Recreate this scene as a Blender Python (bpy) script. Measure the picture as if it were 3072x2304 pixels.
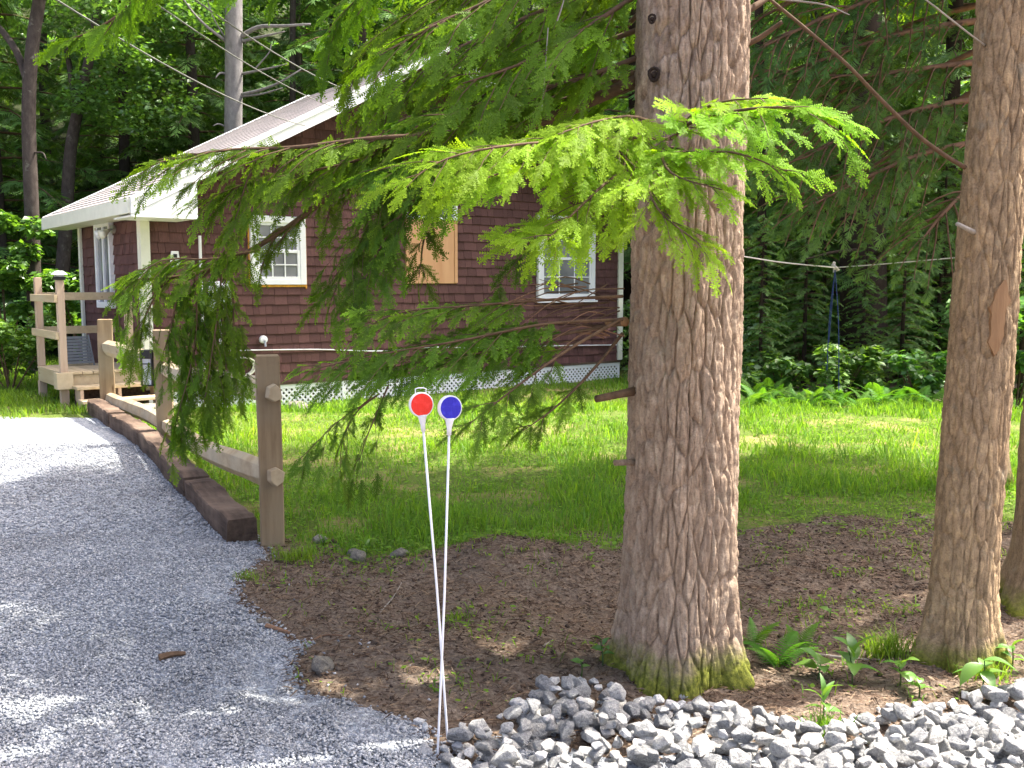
import bpy, bmesh, math, random
import numpy as np
from mathutils import Vector, Matrix

for o in list(bpy.data.objects): bpy.data.objects.remove(o, do_unlink=True)
scene = bpy.context.scene
COL = scene.collection
R = math.radians
random.seed(7); rng = np.random.default_rng(7)

# ------------------------------------------------------------------ camera, sky, sun, exposure
EYE = np.array([0.0, 0.0, 1.6]); PITCH = 0.1024; FPX = 2900.0
cam_d = bpy.data.cameras.new("camera"); cam = bpy.data.objects.new("camera", cam_d); COL.objects.link(cam)
cam_d.sensor_width = 36.0; cam_d.lens = FPX / 3072 * 36.0; cam_d.clip_start = 0.05; cam_d.clip_end = 600
cam.location = EYE; cam.rotation_euler = (math.pi / 2 - PITCH, 0, 0)
scene.camera = cam
SUN_AZ, SUN_EL = R(67), R(60)
SUN = np.array([math.cos(SUN_EL) * math.sin(SUN_AZ), math.cos(SUN_EL) * math.cos(SUN_AZ), math.sin(SUN_EL)])
world = bpy.data.worlds.new("World"); scene.world = world; world.use_nodes = True
wn = world.node_tree; bgn = wn.nodes["Background"]
sky = wn.nodes.new("ShaderNodeTexSky"); sky.sky_type = 'NISHITA'; sky.sun_disc = False
sky.sun_elevation = SUN_EL; sky.sun_rotation = SUN_AZ; sky.air_density = 0.6; sky.dust_density = 6.0; sky.ozone_density = 0.4
wn.links.new(sky.outputs[0], bgn.inputs[0]); bgn.inputs[1].default_value = 0.15
sun_d = bpy.data.lights.new("sun", 'SUN'); sun_d.energy = 3.2; sun_d.angle = R(0.55); sun_d.color = (1.0, 0.95, 0.86)
sun = bpy.data.objects.new("sun", sun_d); COL.objects.link(sun)
sun.rotation_euler = Vector(SUN).to_track_quat('Z', 'Y').to_euler(); sun.location = (8, 8, 20)
vs = scene.view_settings; vs.view_transform = 'Standard'; vs.look = 'None'; vs.gamma = 1.0; vs.use_curve_mapping = False
vs.exposure = 2.15
cy = scene.cycles
cy.use_denoising = True; cy.max_bounces = 6; cy.diffuse_bounces = 4; cy.transmission_bounces = 4; cy.glossy_bounces = 2
cy.transparent_max_bounces = 4; cy.caustics_reflective = False; cy.caustics_refractive = False; cy.sample_clamp_indirect = 6.0

# ------------------------------------------------------------------ helpers
KPX = 3072 / 2212.0
_c, _s = math.cos(PITCH), math.sin(PITCH)
def ray(x, y):
    ux = (x * KPX - 1536) / FPX; uy = -(y * KPX - 1152) / FPX
    return np.array([ux, _c + uy * _s, uy * _c - _s])
def gnd(x, y, z=0.0):
    d = ray(x, y); return EYE + d * (z - EYE[2]) / d[2]
def at(x, y, Y):
    d = ray(x, y); return EYE + d * Y / d[1]
def to_px(P):
    p = np.asarray(P, float) - EYE
    d = p[..., 1] * _c - p[..., 2] * _s; u = p[..., 2] * _c + p[..., 1] * _s
    d = np.where(np.abs(d) < 1e-6, 1e-6, d)
    return (1536 + FPX * p[..., 0] / d) / KPX, (1152 - FPX * u / d) / KPX, d

def tag(o, label=None, cat=None, group=None, kind=None):
    if label: o["label"] = label
    if cat: o["category"] = cat
    if group: o["group"] = group
    if kind: o["kind"] = kind
    return o
def empty(name, loc=(0, 0, 0), rz=0.0):
    o = bpy.data.objects.new(name, None); COL.objects.link(o); o.location = loc; o.rotation_euler = (0, 0, rz)
    o.empty_display_size = 0.1
    return o
def link(name, me, parent=None, mats=None, smooth=False):
    o = bpy.data.objects.new(name, me); COL.objects.link(o)
    if parent is not None: o.parent = parent
    if mats is not None and not me.materials:
        for m in (mats if isinstance(mats, (list, tuple)) else [mats]): me.materials.append(m)
    if smooth: me.shade_smooth()
    return o
def np_mesh(name, V, F, mat_idx=None, tint=None, smooth=False):
    """V (n,3); F (m,3) or (m,4) int"""
    me = bpy.data.meshes.new(name); V = np.asarray(V, np.float32); F = np.asarray(F, np.int32)
    k = F.shape[1]
    me.vertices.add(len(V)); me.vertices.foreach_set("co", V.ravel())
    me.loops.add(F.size); me.loops.foreach_set("vertex_index", F.ravel())
    me.polygons.add(len(F)); me.polygons.foreach_set("loop_start", np.arange(0, F.size, k, dtype=np.int32))
    if mat_idx is not None: me.polygons.foreach_set("material_index", np.asarray(mat_idx, np.int32))
    if tint is not None:
        t = np.asarray(tint, np.float32)
        a = me.attributes.new("tint", 'FLOAT_VECTOR', 'POINT')
        if t.shape[1] == 2: t = np.column_stack([t, np.zeros(len(t), np.float32)])
        a.data.foreach_set("vector", np.ascontiguousarray(t, np.float32).ravel())
    me.update(calc_edges=True)
    if smooth: me.shade_smooth()
    return me

class MB:
    """collects boxes, prisms, tubes and lathes into one mesh"""
    def __init__(s): s.v = []; s.f = []
    def add(s, V, F):
        n = len(s.v); s.v += [tuple(map(float, p)) for p in V]; s.f += [tuple(i + n for i in f) for f in F]; return s
    def box(s, a, b, M=None, taper=None):
        x0, y0, z0 = a; x1, y1, z1 = b
        V = [(x0, y0, z0), (x1, y0, z0), (x1, y1, z0), (x0, y1, z0), (x0, y0, z1), (x1, y0, z1), (x1, y1, z1), (x0, y1, z1)]
        if M is not None: V = [M @ Vector(p) for p in V]
        return s.add(V, [(0, 3, 2, 1), (4, 5, 6, 7), (0, 1, 5, 4), (1, 2, 6, 5), (2, 3, 7, 6), (3, 0, 4, 7)])
    def prism(s, poly, axis, a, b):
        """poly in the two other axes, extruded a..b along axis"""
        n = len(poly)
        def p3(q, t):
            q = list(q)
            return {0: (t, q[0], q[1]), 1: (q[0], t, q[1]), 2: (q[0], q[1], t)}[axis]
        V = [p3(q, a) for q in poly] + [p3(q, b) for q in poly]
        F = [tuple(range(n))[::-1], tuple(range(n, 2 * n))] + [(i, (i + 1) % n, n + (i + 1) % n, n + i) for i in range(n)]
        return s.add(V, F)
    def tube(s, pts, rad, k=8, cap=True):
        V, F = tube_np(np.asarray(pts, float), np.asarray(rad, float) if np.ndim(rad) else np.full(len(pts), rad), k)
        s.add(V, [tuple(f) for f in F])
        if cap:
            n = len(s.v) - len(V); m = len(pts)
            s.f.append(tuple(n + i for i in range(k))[::-1]); s.f.append(tuple(n + (m - 1) * k + i for i in range(k)))
        return s
    def build(s, name, mat, parent=None, bevel=0.0, smooth=False):
        me = bpy.data.meshes.new(name); me.from_pydata(s.v, [], s.f); me.update()
        bm = bmesh.new(); bm.from_mesh(me); bmesh.ops.recalc_face_normals(bm, faces=bm.faces)
        if bevel: bmesh.ops.bevel(bm, geom=list(bm.edges), offset=bevel, segments=1, affect='EDGES', clamp_overlap=True)
        bm.to_mesh(me); bm.free()
        return link(name, me, parent, mat, smooth)

def tube_np(P, r, k=6):
    P = np.asarray(P, float); n = len(P)
    T = np.gradient(P, axis=0); T /= np.linalg.norm(T, axis=1)[:, None] + 1e-9
    ref = np.where(np.abs(T[:, 2:3]) > 0.9, np.array([[1.0, 0, 0]]), np.array([[0, 0, 1.0]]))
    ref = np.repeat(ref.mean(0)[None] if False else ref[:1], n, 0)
    A = np.cross(T, ref); A /= np.linalg.norm(A, axis=1)[:, None] + 1e-9
    B = np.cross(T, A)
    th = np.linspace(0, 2 * np.pi, k, endpoint=False)
    V = P[:, None] + r[:, None, None] * (A[:, None] * np.cos(th)[None, :, None] + B[:, None] * np.sin(th)[None, :, None])
    i = np.arange(n - 1)[:, None] * k; j = np.arange(k)[None]; j2 = (j + 1) % k
    F = np.stack([i + j, i + j2, i + k + j2, i + k + j], -1).reshape(-1, 4)
    return V.reshape(-1, 3), F
def resample(pts, n):
    """smooth (Catmull-Rom) resample of a polyline"""
    P = np.asarray(pts, float)
    if len(P) == 2: return P[0] + (P[1] - P[0]) * np.linspace(0, 1, n)[:, None]
    Q = np.vstack([2 * P[0] - P[1], P, 2 * P[-1] - P[-2]])
    out = []
    for t in np.linspace(0, len(P) - 1 - 1e-6, n):
        i = int(t); u = t - i; a, b, c, d = Q[i:i + 4]
        out.append(0.5 * ((2 * b) + (-a + c) * u + (2 * a - 5 * b + 4 * c - d) * u * u + (-a + 3 * b - 3 * c + d) * u ** 3))
    return np.array(out)
def _h(ix, iy, seed):
    v = np.sin(ix * 127.1 + iy * 311.7 + seed * 74.7) * 43758.5453
    return v - np.floor(v)
def vnoise(x, y, seed=0):
    x = np.asarray(x, float); y = np.asarray(y, float)
    ix, iy = np.floor(x), np.floor(y); fx, fy = x - ix, y - iy
    fx = fx * fx * (3 - 2 * fx); fy = fy * fy * (3 - 2 * fy)
    a = _h(ix, iy, seed); b = _h(ix + 1, iy, seed); c = _h(ix, iy + 1, seed); d = _h(ix + 1, iy + 1, seed)
    return (a * (1 - fx) + b * fx) * (1 - fy) + (c * (1 - fx) + d * fx) * fy
def fbm(x, y, seed=0, octv=4):
    t = 0; amp = 0.5
    for k in range(octv): t = t + amp * vnoise(x * 2 ** k, y * 2 ** k, seed + k); amp *= 0.5
    return t
def sstep(a, b, x):
    t = np.clip((np.asarray(x, float) - a) / (b - a), 0, 1); return t * t * (3 - 2 * t)
def in_poly(x, y, poly):
    inside = np.zeros(np.shape(x), bool); n = len(poly); j = n - 1
    for i in range(n):
        xi, yi = poly[i]; xj, yj = poly[j]
        c = ((yi > y) != (yj > y)) & (x < (xj - xi) * (y - yi) / (yj - yi + 1e-12) + xi)
        inside ^= c; j = i
    return inside

# ------------------------------------------------------------------ materials
class NT:
    def __init__(s, name):
        s.m = bpy.data.materials.new(name); s.m.use_nodes = True; s.t = s.m.node_tree; s.t.nodes.clear()
        s.out = s.n("ShaderNodeOutputMaterial")
    def n(s, typ, **kw):
        nd = s.t.nodes.new(typ)
        for k, v in kw.items():
            if k.startswith("i_"):
                key = k[2:]; key = int(key) if key.isdigit() else key.replace("_", " ")
                nd.inputs[key].default_value = v
            else: setattr(nd, k, v)
        return nd
    def l(s, a, b): s.t.links.new(a, b)
    def coord(s, kind="Object", scale=(1, 1, 1)):
        tc = s.n("ShaderNodeTexCoord"); mp = s.n("ShaderNodeMapping"); mp.inputs["Scale"].default_value = scale
        s.l(tc.outputs[kind], mp.inputs[0]); return mp.outputs[0]
    def noise(s, vec, scale, detail=4, rough=0.55):
        nd = s.n("ShaderNodeTexNoise"); nd.inputs["Scale"].default_value = scale; nd.inputs["Detail"].default_value = detail
        nd.inputs["Roughness"].default_value = rough
        if vec is not None: s.l(vec, nd.inputs["Vector"])
        return nd.outputs["Fac"]
    def voro(s, vec, scale, feature='F1', out="Distance", rnd=1.0):
        nd = s.n("ShaderNodeTexVoronoi"); nd.feature = feature; nd.inputs["Scale"].default_value = scale
        nd.inputs["Randomness"].default_value = rnd
        s.l(vec, nd.inputs["Vector"]); return nd.outputs[out]
    def ramp(s, fac, stops):
        nd = s.n("ShaderNodeValToRGB"); cr = nd.color_ramp
        while len(cr.elements) < len(stops): cr.elements.new(0.5)
        for e, (p, c) in zip(cr.elements, stops): e.position = p; e.color = (*c, 1) if len(c) == 3 else c
        s.l(fac, nd.inputs[0]); return nd.outputs[0]
    def mix(s, a, b, fac, blend='MIX'):
        nd = s.n("ShaderNodeMix"); nd.data_type = 'RGBA'; nd.blend_type = blend
        for v, i in ((fac, 0), (a, 6), (b, 7)):
            if hasattr(v, "node"): s.l(v, nd.inputs[i])
            else: nd.inputs[i].default_value = (*v, 1) if isinstance(v, (tuple, list)) and len(v) == 3 else v
        return nd.outputs[2]
    def math(s, op, a, b=None):
        nd = s.n("ShaderNodeMath"); nd.operation = op
        for v, i in ((a, 0), (b, 1)):
            if v is None: continue
            if hasattr(v, "node"): s.l(v, nd.inputs[i])
            else: nd.inputs[i].default_value = v
        return nd.outputs[0]
    def bump(s, h, strength=0.5, dist=0.01):
        nd = s.n("ShaderNodeBump"); nd.inputs["Strength"].default_value = strength; nd.inputs["Distance"].default_value = dist
        s.l(h, nd.inputs["Height"]); return nd.outputs[0]
    def bsdf(s, col, rough=0.8, normal=None, spec=0.3, metallic=0.0):
        b = s.n("ShaderNodeBsdfPrincipled"); b.inputs["Metallic"].default_value = metallic
        b.inputs["Specular IOR Level"].default_value = spec
        if hasattr(col, "node"): s.l(col, b.inputs["Base Color"])
        else: b.inputs["Base Color"].default_value = (*col, 1)
        if hasattr(rough, "node"): s.l(rough, b.inputs["Roughness"])
        else: b.inputs["Roughness"].default_value = rough
        if normal is not None: s.l(normal, b.inputs["Normal"])
        s.l(b.outputs[0], s.out.inputs[0]); return b

def leaf_mat(name, dark, light, transl=0.45, rnd_amt=0.35, gloss=0.06, rough=0.45):
    """leaves: diffuse + translucent; colour from the tint attribute (x: 0 old .. 1 new growth, also painted sunlight, y: random)"""
    t = NT(name); at_ = t.n("ShaderNodeAttribute", attribute_name="tint"); sp = t.n("ShaderNodeSeparateXYZ"); t.l(at_.outputs["Vector"], sp.inputs[0])
    col = t.mix(dark, light, sp.outputs[0])
    oi = t.n("ShaderNodeObjectInfo")
    hsv = t.n("ShaderNodeHueSaturation"); t.l(col, hsv.inputs["Color"])
    v = t.math('MULTIPLY_ADD', sp.outputs[1], rnd_amt * 2); v.node.inputs[2].default_value = 1 - rnd_amt
    t.l(v, hsv.inputs["Value"])
    hv = t.math('MULTIPLY_ADD', oi.outputs["Random"], 0.03); hv.node.inputs[2].default_value = 0.485
    t.l(hv, hsv.inputs["Hue"])
    d = t.n("ShaderNodeBsdfDiffuse"); tr = t.n("ShaderNodeBsdfTranslucent"); g = t.n("ShaderNodeBsdfGlossy"); g.inputs["Roughness"].default_value = rough
    g.inputs["Color"].default_value = (0.8, 0.85, 0.8, 1)
    t.l(hsv.outputs[0], d.inputs[0])
    warm = t.mix(hsv.outputs[0], (1.0, 1.0, 0.35), 1.0, 'MULTIPLY')
    bright = t.mix(warm, (1.5, 1.5, 1.2), 1.0, 'MULTIPLY'); t.l(bright, tr.inputs[0])
    m1 = t.n("ShaderNodeMixShader"); m1.inputs[0].default_value = transl; t.l(d.outputs[0], m1.inputs[1]); t.l(tr.outputs[0], m1.inputs[2])
    m2 = t.n("ShaderNodeMixShader"); m2.inputs[0].default_value = gloss; t.l(m1.outputs[0], m2.inputs[1]); t.l(g.outputs[0], m2.inputs[2])
    t.l(m2.outputs[0], t.out.inputs[0])
    return t.m

def bark_mat(name, c0, c1, c2, moss=None, lichen=0.3, vscale=1.0, bump=0.7):
    t = NT(name); v = t.coord("Object", (1, 1, 0.45)); v2 = t.coord("Object")
    at_ = t.n("ShaderNodeAttribute", attribute_name="tint"); sp = t.n("ShaderNodeSeparateXYZ"); t.l(at_.outputs["Vector"], sp.inputs[0])
    n1 = t.noise(v, 26 * vscale, 6, 0.62); n2 = t.noise(v2, 3.0, 4); n3 = t.noise(v2, 130, 4, 0.7)
    mixn = t.math('ADD', t.math('MULTIPLY', n1, 0.75), t.math('MULTIPLY', sp.outputs[0], 0.22))
    col = t.ramp(mixn, [(0.22, c0), (0.5, c1), (0.76, c2)])
    col = t.mix(col, t.ramp(sp.outputs[1], [(0.0, (0.84, 0.80, 0.77)), (0.55, (1.0, 0.98, 0.95)), (1.0, (1.18, 1.12, 1.04))]), 0.9, 'MULTIPLY')
    col = t.mix(col, c1, t.math('MULTIPLY', n2, 0.35))
    col = t.mix(col, t.ramp(n3, [(0.35, (0.62, 0.60, 0.58)), (0.5, (1, 1, 1)), (0.7, (1.15, 1.15, 1.15))]), 0.7, 'MULTIPLY')
    li = t.ramp(t.noise(v2, 7, 5, 0.65), [(0.60, (0, 0, 0)), (0.72, (1, 1, 1))])
    col = t.mix(col, (0.33, 0.34, 0.27), t.math('MULTIPLY', li, lichen))
    if moss is not None:
        z0, z1 = moss
        sx = t.n("ShaderNodeSeparateXYZ"); t.l(v2, sx.inputs[0])
        h = t.n("ShaderNodeMapRange"); t.l(sx.outputs[2], h.inputs[0]); h.inputs[1].default_value = z1; h.inputs[2].default_value = z0
        h.inputs[3].default_value = -0.35; h.inputs[4].default_value = 0.75
        mm = t.math('ADD', h.outputs[0], t.noise(v2, 5, 6, 0.7))
        mk = t.ramp(mm, [(0.50, (0, 0, 0)), (0.85, (0.95, 0.95, 0.95))])
        mc = t.ramp(t.noise(v2, 55, 5, 0.7), [(0.3, (0.06, 0.075, 0.012)), (0.5, (0.15, 0.17, 0.022)), (0.75, (0.32, 0.32, 0.05))])
        col = t.mix(col, mc, mk)
    hh = t.math('ADD', t.math('MULTIPLY', n3, 0.5), t.math('MULTIPLY', n1, 0.6))
    t.bsdf(col, 0.9, t.bump(hh, bump, 0.012), 0.12)
    return t.m

def wood_mat(name, a, b, c=None, axis=0, gscale=14, rough=0.75, bump=0.25, rnd=0.25):
    t = NT(name); sc = [1, 1, 1]; sc[axis] = 0.08; v = t.coord("Object", sc)
    n = t.noise(v, gscale, 6, 0.65); col = t.ramp(n, [(0.28, a), (0.72, b)])
    n2 = t.noise(t.coord("Object"), 2.2, 4)
    if c is not None: col = t.mix(col, c, t.ramp(n2, [(0.42, (0, 0, 0)), (0.68, (0.8, 0.8, 0.8))]))
    kn = t.ramp(t.voro(t.coord("Object", [0.5 if i == axis else 2.0 for i in range(3)]), 3.2), [(0.03, (0.35, 0.24, 0.16)), (0.1, (1, 1, 1))])
    col = t.mix(col, kn, 0.8, 'MULTIPLY')
    oi = t.n("ShaderNodeObjectInfo"); hsv = t.n("ShaderNodeHueSaturation"); t.l(col, hsv.inputs["Color"])
    vv = t.math('MULTIPLY_ADD', oi.outputs["Random"], rnd * 2); vv.node.inputs[2].default_value = 1 - rnd; t.l(vv, hsv.inputs["Value"])
    t.bsdf(hsv.outputs[0], rough, t.bump(n, bump, 0.004), 0.2)
    return t.m

def plain(name, col, rough=0.5, spec=0.4, metallic=0.0, var=0.12, scale=12):
    t = NT(name); n = t.noise(t.coord("Object"), scale, 5, 0.6)
    lo = tuple(x * (1 - var) for x in col); hi = tuple(min(1, x * (1 + var)) for x in col)
    t.bsdf(t.ramp(n, [(0.3, lo), (0.7, hi)]), rough, None, spec, metallic); return t.m

M = {}
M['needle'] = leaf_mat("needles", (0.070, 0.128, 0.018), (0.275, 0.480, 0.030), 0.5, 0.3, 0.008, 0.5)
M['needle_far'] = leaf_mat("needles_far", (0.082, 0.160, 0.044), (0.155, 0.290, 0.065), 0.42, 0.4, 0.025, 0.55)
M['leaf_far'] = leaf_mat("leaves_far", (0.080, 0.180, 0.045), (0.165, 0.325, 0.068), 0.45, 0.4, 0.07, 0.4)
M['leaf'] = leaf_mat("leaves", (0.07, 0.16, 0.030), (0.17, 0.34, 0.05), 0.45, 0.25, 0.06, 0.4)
M['grass'] = leaf_mat("grass", (0.108, 0.228, 0.032), (0.25, 0.365, 0.045), 0.48, 0.30, 0.012, 0.5)
M['fern'] = leaf_mat("fern", (0.055, 0.145, 0.022), (0.12, 0.26, 0.035), 0.45, 0.25, 0.01, 0.5)
M['bark'] = bark_mat("bark_main", (0.17, 0.118, 0.082), (0.37, 0.280, 0.205), (0.56, 0.455, 0.35), (-0.08, 0.30), 0.25, 1.6, 0.8)
M['bark_r'] = bark_mat("bark_right", (0.14, 0.10, 0.062), (0.34, 0.25, 0.155), (0.58, 0.43, 0.25), (-0.08, 0.22), 0.4, 1.9, 0.8)
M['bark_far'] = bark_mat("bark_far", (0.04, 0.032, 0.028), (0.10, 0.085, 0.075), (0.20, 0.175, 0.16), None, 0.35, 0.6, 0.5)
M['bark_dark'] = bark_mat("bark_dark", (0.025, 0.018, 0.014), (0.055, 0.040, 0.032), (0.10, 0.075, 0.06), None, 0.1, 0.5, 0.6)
M['bark_grey'] = bark_mat("bark_grey", (0.14, 0.135, 0.13), (0.30, 0.295, 0.29), (0.46, 0.45, 0.44), None, 0.25, 0.5, 0.5)
M['twig'] = plain("twig", (0.12, 0.075, 0.045), 0.85, 0.2, 0, 0.35, 25)
M['twig_grey'] = plain("twig_grey", (0.30, 0.27, 0.23), 0.85, 0.2, 0, 0.3, 18)
M['twig_red'] = plain("twig_red", (0.22, 0.125, 0.075), 0.85, 0.2, 0, 0.3, 18)
M['cutwood'] = wood_mat("cut_wood", (0.20, 0.105, 0.05), (0.42, 0.26, 0.13), (0.30, 0.18, 0.095), 2, 90, 0.8, 1.0, 0.05)
M['cedar'] = wood_mat("fence_wood", (0.20, 0.135, 0.078), (0.36, 0.265, 0.155), (0.30, 0.25, 0.17), 2, 16, 0.8, 0.4, 0.12)
M['rail'] = wood_mat("rail_wood", (0.27, 0.20, 0.12), (0.46, 0.37, 0.24), (0.38, 0.34, 0.25), 1, 14, 0.8, 0.4, 0.12)
M['pine'] = wood_mat("deck_wood", (0.40, 0.30, 0.18), (0.58, 0.47, 0.30), (0.46, 0.38, 0.26), 1, 10, 0.75, 0.25, 0.12)
M['pine_v'] = wood_mat("deck_post_wood", (0.38, 0.27, 0.19), (0.55, 0.42, 0.31), None, 2, 10, 0.75, 0.25, 0.12)
M['tie'] = wood_mat("tie_wood", (0.030, 0.020, 0.015), (0.125, 0.085, 0.062), (0.21, 0.15, 0.11), 1, 24, 0.92, 1.0, 0.25)
M['ply'] = wood_mat("plywood", (0.50, 0.26, 0.13), (0.64, 0.38, 0.21), (0.58, 0.32, 0.17), 2, 7, 0.7, 0.1, 0.04)
M['foam'] = plain("foam_orange", (0.72, 0.34, 0.06), 0.7, 0.2, 0, 0.3, 20)
M['white'] = plain("white_paint", (0.78, 0.79, 0.78), 0.45, 0.4, 0, 0.05, 6)
M['cream'] = plain("cream_paint", (0.74, 0.73, 0.62), 0.5, 0.4, 0, 0.07, 5)
M['vinyl'] = plain("white_plastic", (0.82, 0.82, 0.84), 0.35, 0.5, 0, 0.03, 8)
M['black'] = plain("black_metal", (0.015, 0.015, 0.016), 0.4, 0.5, 0.3, 0.2, 10)
M['grey'] = plain("grey_plastic", (0.20, 0.22, 0.24), 0.6, 0.4, 0, 0.1, 10)
M['steel'] = plain("steel", (0.62, 0.62, 0.62), 0.3, 0.5, 0.8, 0.1, 10)
M['wire'] = plain("wire", (0.16, 0.16, 0.15), 0.6, 0.3, 0, 0.1, 10)
M['rope'] = plain("rope", (0.55, 0.53, 0.47), 0.9, 0.2, 0, 0.15, 60)
M['rope_blue'] = plain("rope_blue", (0.035, 0.06, 0.16), 0.8, 0.2, 0, 0.2, 40)
M['lamp_glass'] = plain("lantern_glass", (0.62, 0.63, 0.62), 0.25, 0.5, 0, 0.06, 10)

def shingle_wall_mat():
    t = NT("stained_shingle"); oi = t.n("ShaderNodeObjectInfo")
    v = t.coord("Object", (1, 1, 0.05)); n = t.noise(v, 60, 5, 0.6); n2 = t.noise(t.coord("Object"), 6, 4)
    ge = t.n("ShaderNodeNewGeometry")
    rr = t.math('FRACT', t.math('ADD', oi.outputs["Random"], ge.outputs["Random Per Island"]))
    col = t.ramp(n, [(0.25, (0.045, 0.021, 0.021)), (0.6, (0.105, 0.047, 0.044)), (0.85, (0.175, 0.095, 0.087))])
    col = t.mix(col, (0.165, 0.088, 0.078), t.math('MULTIPLY', n2, 0.5))
    hsv = t.n("ShaderNodeHueSaturation"); t.l(col, hsv.inputs["Color"])
    vv = t.math('MULTIPLY_ADD', rr, 0.45); vv.node.inputs[2].default_value = 0.8; t.l(vv, hsv.inputs["Value"])
    t.bsdf(hsv.outputs[0], 0.8, t.bump(n, 0.35, 0.003), 0.2); return t.m
M['shingle'] = shingle_wall_mat()
def roof_mat():
    t = NT("asphalt_shingle"); v = t.coord("Object")
    br = t.n("ShaderNodeTexBrick"); t.l(v, br.inputs["Vector"])
    mp = br.inputs["Vector"].links[0].from_node; mp.inputs["Rotation"].default_value = (0, 0, math.pi / 2)
    br.inputs["Scale"].default_value = 1.0; br.inputs["Brick Width"].default_value = 0.30; br.inputs["Row Height"].default_value = 0.13
    br.inputs["Mortar Size"].default_value = 0.004; br.inputs["Color1"].default_value = (0.32, 0.285, 0.275, 1); br.inputs["Color2"].default_value = (0.22, 0.20, 0.20, 1)
    br.inputs["Mortar"].default_value = (0.10, 0.085, 0.08, 1)
    n = t.noise(v, 120, 3); col = t.mix(br.outputs[0], (0.40, 0.37, 0.36), t.math('MULTIPLY', n, 0.55))
    t.bsdf(col, 0.9, t.bump(n, 0.4, 0.004), 0.2); return t.m
M['roof'] = roof_mat()
def pane_mat():
    t = NT("window_pane"); n = t.noise(t.coord("Object"), 1.6, 3)
    t.bsdf(t.ramp(n, [(0.35, (0.13, 0.135, 0.145)), (0.65, (0.24, 0.245, 0.255))]), 0.06, None, 0.6); return t.m
M['pane'] = pane_mat()
def gravel_mat():
    t = NT("gravel"); v = t.coord("Object")
    c1 = t.voro(v, 75, 'F1', "Color"); d1 = t.voro(v, 75, 'F1', "Distance"); d2 = t.voro(v, 160, 'F1', "Distance")
    sx = t.n("ShaderNodeSeparateColor"); t.l(c1, sx.inputs[0])
    col = t.ramp(sx.outputs[0], [(0.0, (0.15, 0.165, 0.19)), (0.45, (0.28, 0.305, 0.345)), (0.8, (0.39, 0.415, 0.45)), (1.0, (0.52, 0.53, 0.53))])
    big = t.noise(v, 0.9, 5, 0.6); col = t.mix(col, (0.20, 0.20, 0.20), t.ramp(big, [(0.5, (0, 0, 0)), (0.75, (0.45, 0.45, 0.45))]))
    h = t.math('ADD', t.math('MULTIPLY', d1, -1.0), t.math('MULTIPLY', d2, -0.5))
    t.bsdf(col, 0.92, t.bump(h, 1.0, 0.012), 0.2); return t.m
M['gravel'] = gravel_mat()
def pebble_mat(name, lo, mid, hi, sc=90, unit=0.04):
    t = NT(name); ge = t.n("ShaderNodeNewGeometry"); oi = t.n("ShaderNodeObjectInfo")
    rr = t.math('FRACT', t.math('ADD', ge.outputs["Random Per Island"], oi.outputs["Random"]))
    v = t.coord("Object"); n = t.noise(v, sc, 5, 0.65)
    col = t.ramp(rr, [(0.0, lo), (0.5, mid), (1.0, hi)])
    n2 = t.noise(v, sc * 4.5, 5, 0.7)
    sp = t.ramp(n, [(0.32, (0.50, 0.50, 0.53)), (0.5, (0.95, 0.95, 0.95)), (0.7, (1.15, 1.13, 1.08))])
    col = t.mix(col, sp, 1.0, 'MULTIPLY')
    col = t.mix(col, t.ramp(n2, [(0.38, (0.55, 0.55, 0.56)), (0.52, (1, 1, 1))]), 0.8, 'MULTIPLY')
    if sc > 20: col = t.mix(col, t.ramp(t.noise(v, 1.3, 5, 0.65), [(0.36, (0.72, 0.71, 0.70)), (0.55, (1, 1, 1)), (0.7, (1.1, 1.1, 1.1))]), 0.85, 'MULTIPLY')
    t.bsdf(col, 0.88, t.bump(t.math('ADD', n, t.math('MULTIPLY', n2, 0.5)), 0.7, 0.15 * unit), 0.2); return t.m
M['pebble'] = pebble_mat("pebble", (0.20, 0.215, 0.235), (0.36, 0.38, 0.41), (0.58, 0.585, 0.59), 60)
M['stone'] = pebble_mat("crushed_stone", (0.34, 0.345, 0.35), (0.54, 0.54, 0.53), (0.76, 0.74, 0.69), 3.5, 1.0)
M['stone_fill'] = pebble_mat("crushed_stone_fill", (0.34, 0.345, 0.35), (0.54, 0.54, 0.53), (0.76, 0.74, 0.69), 90)
M['rock'] = pebble_mat("field_rock", (0.23, 0.21, 0.18), (0.32, 0.29, 0.25), (0.42, 0.39, 0.34), 3, 1.0)
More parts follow.
